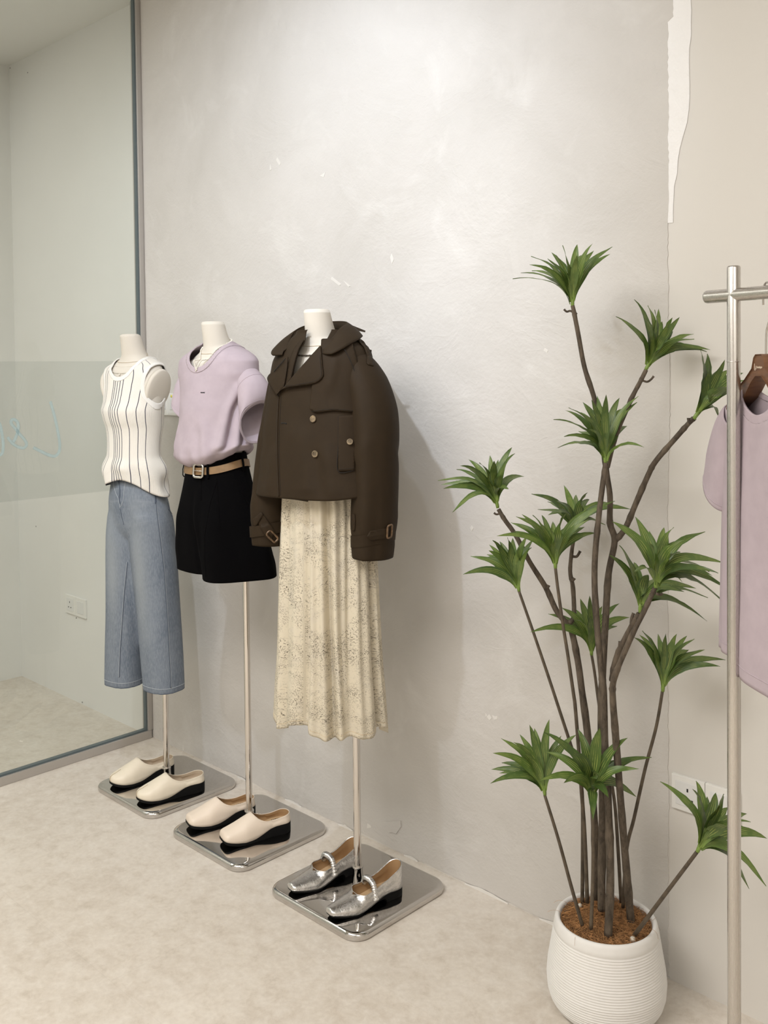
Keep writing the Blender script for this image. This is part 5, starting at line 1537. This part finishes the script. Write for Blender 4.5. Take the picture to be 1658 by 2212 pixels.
s6, _ = stem([(1276,2006),(1280,1890),(1280,1787),(1278,1726)], 2.26, 2.22, .0046, .0036, 'twig', seed=14)
rosette(s6, (1278, 1722), 2.22, c3([(440,335),(450,440),(412,595),(625,312),(610,450),(708,360),(742,305),(765,440),(895,362),(1025,467),(955,530),(943,685),(545,610)]) + fr(c3([(790,690),(705,812),(742,570)])), (1279, 1650), 14, .027)
s7, _ = stem([(1369,2021),(1437,1930),(1504,1841)], 2.26, 2.06, .0050, .0040, 'twig', seed=15)
rosette(s7, (1507, 1837), 2.05, c3([(1070,602),(1265,597),(1245,640),(1375,660),(1420,668),(1440,740),(1460,855),(1540,778),(1565,822),(1655,910),(1650,1170),(1557,1185)]) + fr(c3([(1395,735)])), (1535, 1775), 15, .028, 3)
gb = at(1366, 2034, 2.25); add('glue_blob', *ico(V((gb.x, gb.y, .214)), .0075, 2), MAT['glue'], plant)
gb = at(1252, 1962, 2.38); add('glue_blob', *ico(V((gb.x, gb.y, .222)), .0055, 2), MAT['glue'], plant)

# ------------------------------------------------------------------ clothes rack
U0 = at(1584, 795, 1.8); U0 = V((U0.x, U0.y, 0)); RD = V((math.sin(math.radians(78)), -math.cos(math.radians(78)), 0)); RP = V((-RD.y, RD.x, 0))
rack = thing('clothes_rack', 'brushed steel clothes rack with a crossed corner at the right of the frame', 'clothes rack', U0)
zb_ = 1.679; rr = .0123
def cyl(a, b, r, n=28, cap=True): return tube([a, a.lerp(b, .5), b], r, n)
def rod(name, a, b, r, ends=True):
    d = (b - a); L = d.length; d.normalize(); pts = [a, a + d*.0012, a + d*.004, b - d*.004, b - d*.0012, b]; rad = [r*.72, r*.93, r, r, r*.93, r*.72]
    return add(name, *tube(pts, rad, 32), MAT['steel'], rack, True, auto=50)
for s, zz in ((0, 1.733), (1.15, 1.733)):
    b = U0 + RD*s
    rod('upright', b + V((0, 0, .012)), b + V((0, 0, zz)), rr)
    add('joint_ring', *lathe([(rr + .0001, 0), (rr + .0006, .0006), (rr + .0006, .0014), (rr + .0001, .002)], b + V((0, 0, 1.554)), 32, False, False), MAT['steel'], rack)
    rod('foot', b - RP*.22 + V((0, 0, rr)), b + RP*.22 + V((0, 0, rr)), rr)
rod('top_rail', U0 - RD*.062 + V((0, 0, zb_)), U0 + RD*1.21 + V((0, 0, zb_)), rr).data.materials[0] = MAT['rail']

# hanger and lilac t-shirt hanging from the rail
HB = U0 + RD*.068; az = math.radians(47)
HE = V((-math.sin(az), math.cos(az), 0)); HN = V((HE.y, -HE.x, 0))      # along the arm (away), face normal
if HN.dot(V((0, 0, 0)) - V((HB.x, HB.y, 0))) < 0: HN = -HN
hang = thing('clothes_hanger', 'dark wooden hanger with pale shop lettering and a steel hook on the rail', 'hanger', HB + V((0, 0, 1.50)))
def hp(a, z, n=0.0): return HB + HE*a + HN*n + V((0, 0, z))
ZN = 1.566
arc = [hp(.0, ZN - .01), hp(.0, ZN + .02), hp(-.003, ZN + .045), hp(-.016, ZN + .068)]
for k_ in range(0, 13):
    a = math.radians(-35 + 215*k_/12); arc.append(HB + HE*(-.004 + .0) + V((0, 0, zb_ + .002)) + (-HE*math.cos(a) + V((0, 0, math.sin(a))))*.0155)
arc.append(arc[-1] + V((0, 0, -.024)))
add('hook', *tube(catmull(arc, 4), .0019, 8), MAT['steel'], hang)
def hanger_body():
    top = [(-.142, 1.480), (-.13, 1.494), (-.11, 1.507), (-.06, 1.531), (-.028, 1.552), (-.020, 1.572), (-.012, 1.578), (.012, 1.578), (.020, 1.572), (.028, 1.552), (.06, 1.531), (.11, 1.507), (.13, 1.494), (.142, 1.480)]
    bot = [(.143, 1.472), (.13, 1.468), (.11, 1.476), (.06, 1.500), (.03, 1.527), (.012, 1.538), (-.012, 1.538), (-.03, 1.527), (-.06, 1.500), (-.11, 1.476), (-.13, 1.468), (-.143, 1.472)]
    out = top + bot; rs = []
    c = V((0, 0))
    for n, k in ((-.012, .93), (-.015, .985), (-.014, 1.0), (.014, 1.0), (.015, .985), (.012, .93)):
        r = []
        for i, (x, z) in enumerate(out):
            mid = V((x, 1.552 - abs(x)*.46 - .0)); r.append(hp(mid.x + (x - mid.x)*k, mid.y + (z - mid.y)*k - .010, n))
        rs.append(r)
    return rings(rs)
HV = hanger_body(); add('body', *HV, MAT['wood'], hang, True, auto=40)
def put_print():
    g = [[(-.0135, .005), (-.0130, -.006), (-.0105, -.0075), (-.0075, -.002), (-.0085, .001), (-.0078, -.005), (-.0055, -.005)]]
    P0 = 1.546
    for s in g: add('print', *tube([hp(-a, P0 + b, .0154) for a, b in s], .0005, 4), MAT['print'], hang)['label'] = 'pale printed script letters'
    cu = bpy.data.curves.new('print', 'FONT'); cu.body = 'boutique'; cu.size = .0062; cu.extrude = .0002; cu.align_x = 'LEFT'
    o = bpy.data.objects.new('print', cu); COL.objects.link(o); o.parent = hang; cu.materials.append(MAT['print'])
    X = -HE; Z = V((0, 0, 1)); N = HN
    if X.cross(Z).dot(N) > 0: pass
    mm = Matrix((X, Z, X.cross(Z))).transposed().to_4x4(); mm.translation = hp(.0045, P0 - .0035, .0153)
    dg = bpy.context.evaluated_depsgraph_get(); dg.update(); me = bpy.data.meshes.new_from_object(o.evaluated_get(dg)); vv = [mm @ x_.co for x_ in me.vertices]; ff = [tuple(p_.vertices) for p_ in me.polygons]
    bpy.data.objects.remove(o); bpy.data.meshes.remove(me)
    o = add('print', vv, ff, MAT['print'], hang, False)
    o['label'] = 'small pale shop word printed on the hanger'
put_print()

def hung_tee(nm, label, dn, drop, cutneck=True, rot=0.0):
    t = thing(nm, label, 't-shirt', HB + HN*dn + V((0, 0, .9)))
    prof = Prof([(1.512, 0, 0, .075, .018), (1.500, 0, 0, .105, .019), (1.482, 0, 0, .145, .019), (1.462, 0, 0, .178, .019), (1.440, 0, 0, .194, .020), (1.40, 0, 0, .193, .021), (1.30, 0, 0, .193, .022), (1.10, 0, 0, .199, .024), (.99, 0, 0, .204, .025), (.975 - drop, 0, 0, .204, .025)])
    def disp(phi, z):
        k = sstep(1.46, 1.1, z)
        return k*(.004*math.sin(5*phi + 1) + .003*math.sin(8*phi + z*2) - .010*math.exp(-(adiff(phi, 1.02)/.14)**2) + .004*math.exp(-(adiff(phi, .75)/.2)**2)) + .003*nz(math.cos(phi)*3, math.sin(phi)*3, z*5)
    def zmap(phi, z):
        k = sstep(1.06, .975, z); return z + k*(.006*math.sin(2*phi) - .012*sstep(.50, .62, 1.05 - math.cos(phi)))
    zs = lin(.975 - drop, 1.40, 60) + lin(1.405, 1.512, 46)
    v, f, _, _ = loft(prof, 128, zs, disp, 0, zmap)
    G = lambda p: HB + HE*p.x + HN*(p.y + dn) + V((0, 0, p.z))
    val = []
    for p in v:
        fr_ = p.y > 0
        e = math.sqrt((p.x/.078)**2 + ((p.z - 1.522)/(.064 if fr_ else .034))**2); val.append((e - 1)*.065 if p.z > 1.38 else .08)
    W = [G(p) for p in v]
    nv, nf, ne = clip(W, f, val, {'v': val})
    bv, bf = clip(nv, nf, [a - .016 for a in ne['v']]); add('body', bv, bf, MAT['pink'], t, True, solid=-.0022)
    cv, cf = clip(nv, nf, [.0163 - a for a in ne['v']]); add('collar_band', cv, cf, MAT['pink'], t, True, solid=-.004)
    for s in (1, -1):
        ctr = catmull([V((s*.150, 0, 1.448)), V((s*.182, 0, 1.415)), V((s*.205, 0, 1.37)), V((s*.220, .0, 1.32)), V((s*.230, 0, 1.283))], 6); N = len(ctr); rs = []
        for i, p in enumerate(ctr):
            u = i/(N - 1); tg = (ctr[min(i+1, N-1)] - ctr[max(i-1, 0)]).normalized(); nrm = (tg*(1 - u) + V((s*.48, 0, -.88))*u).normalized()
            sd = V((nrm.z, 0, -nrm.x)); a = .030 + .030*min(1, u*1.6); b = .018 + .006*u
            rs.append([p + sd*a*math.cos(q)*(1 + .04*math.sin(3*q + u*5)) + V((0, 1, 0))*b*math.sin(q)*(1 + .15*math.sin(2*q)) for q in (2*math.pi*j/48 for j in range(48))])
        sv, sf = rings(rs, False, False); add('sleeve', [G(p) for p in sv], sf, MAT['pink'], t, True, solid=-.0022)
        add('sleeve_hem', *tube([G(p) for p in rs[-3]], .0012, 5, closed=True), MAT['pink'], t)
    n = 128
    add('hem_stitching', *tube([W[3*n + j] for j in range(n)], .0013, 4, closed=True), MAT['pink'], t)
    return t, (W, f)
ht, _ = hung_tee('t_shirt', 'lilac t-shirt on the wooden hanger behind the steel upright', 0.0, 0.0)
lb = HB + HE*(-.018) - HN*.018 + V((0, 0, 1.470))
add('size_label', *tube([lb + HE*x + V((0, 0, z)) for x, z in ((.006, .012), (.012, .004), (.010, -.008), (-.002, -.010))], .0012, 5), MAT['tagm'], ht)
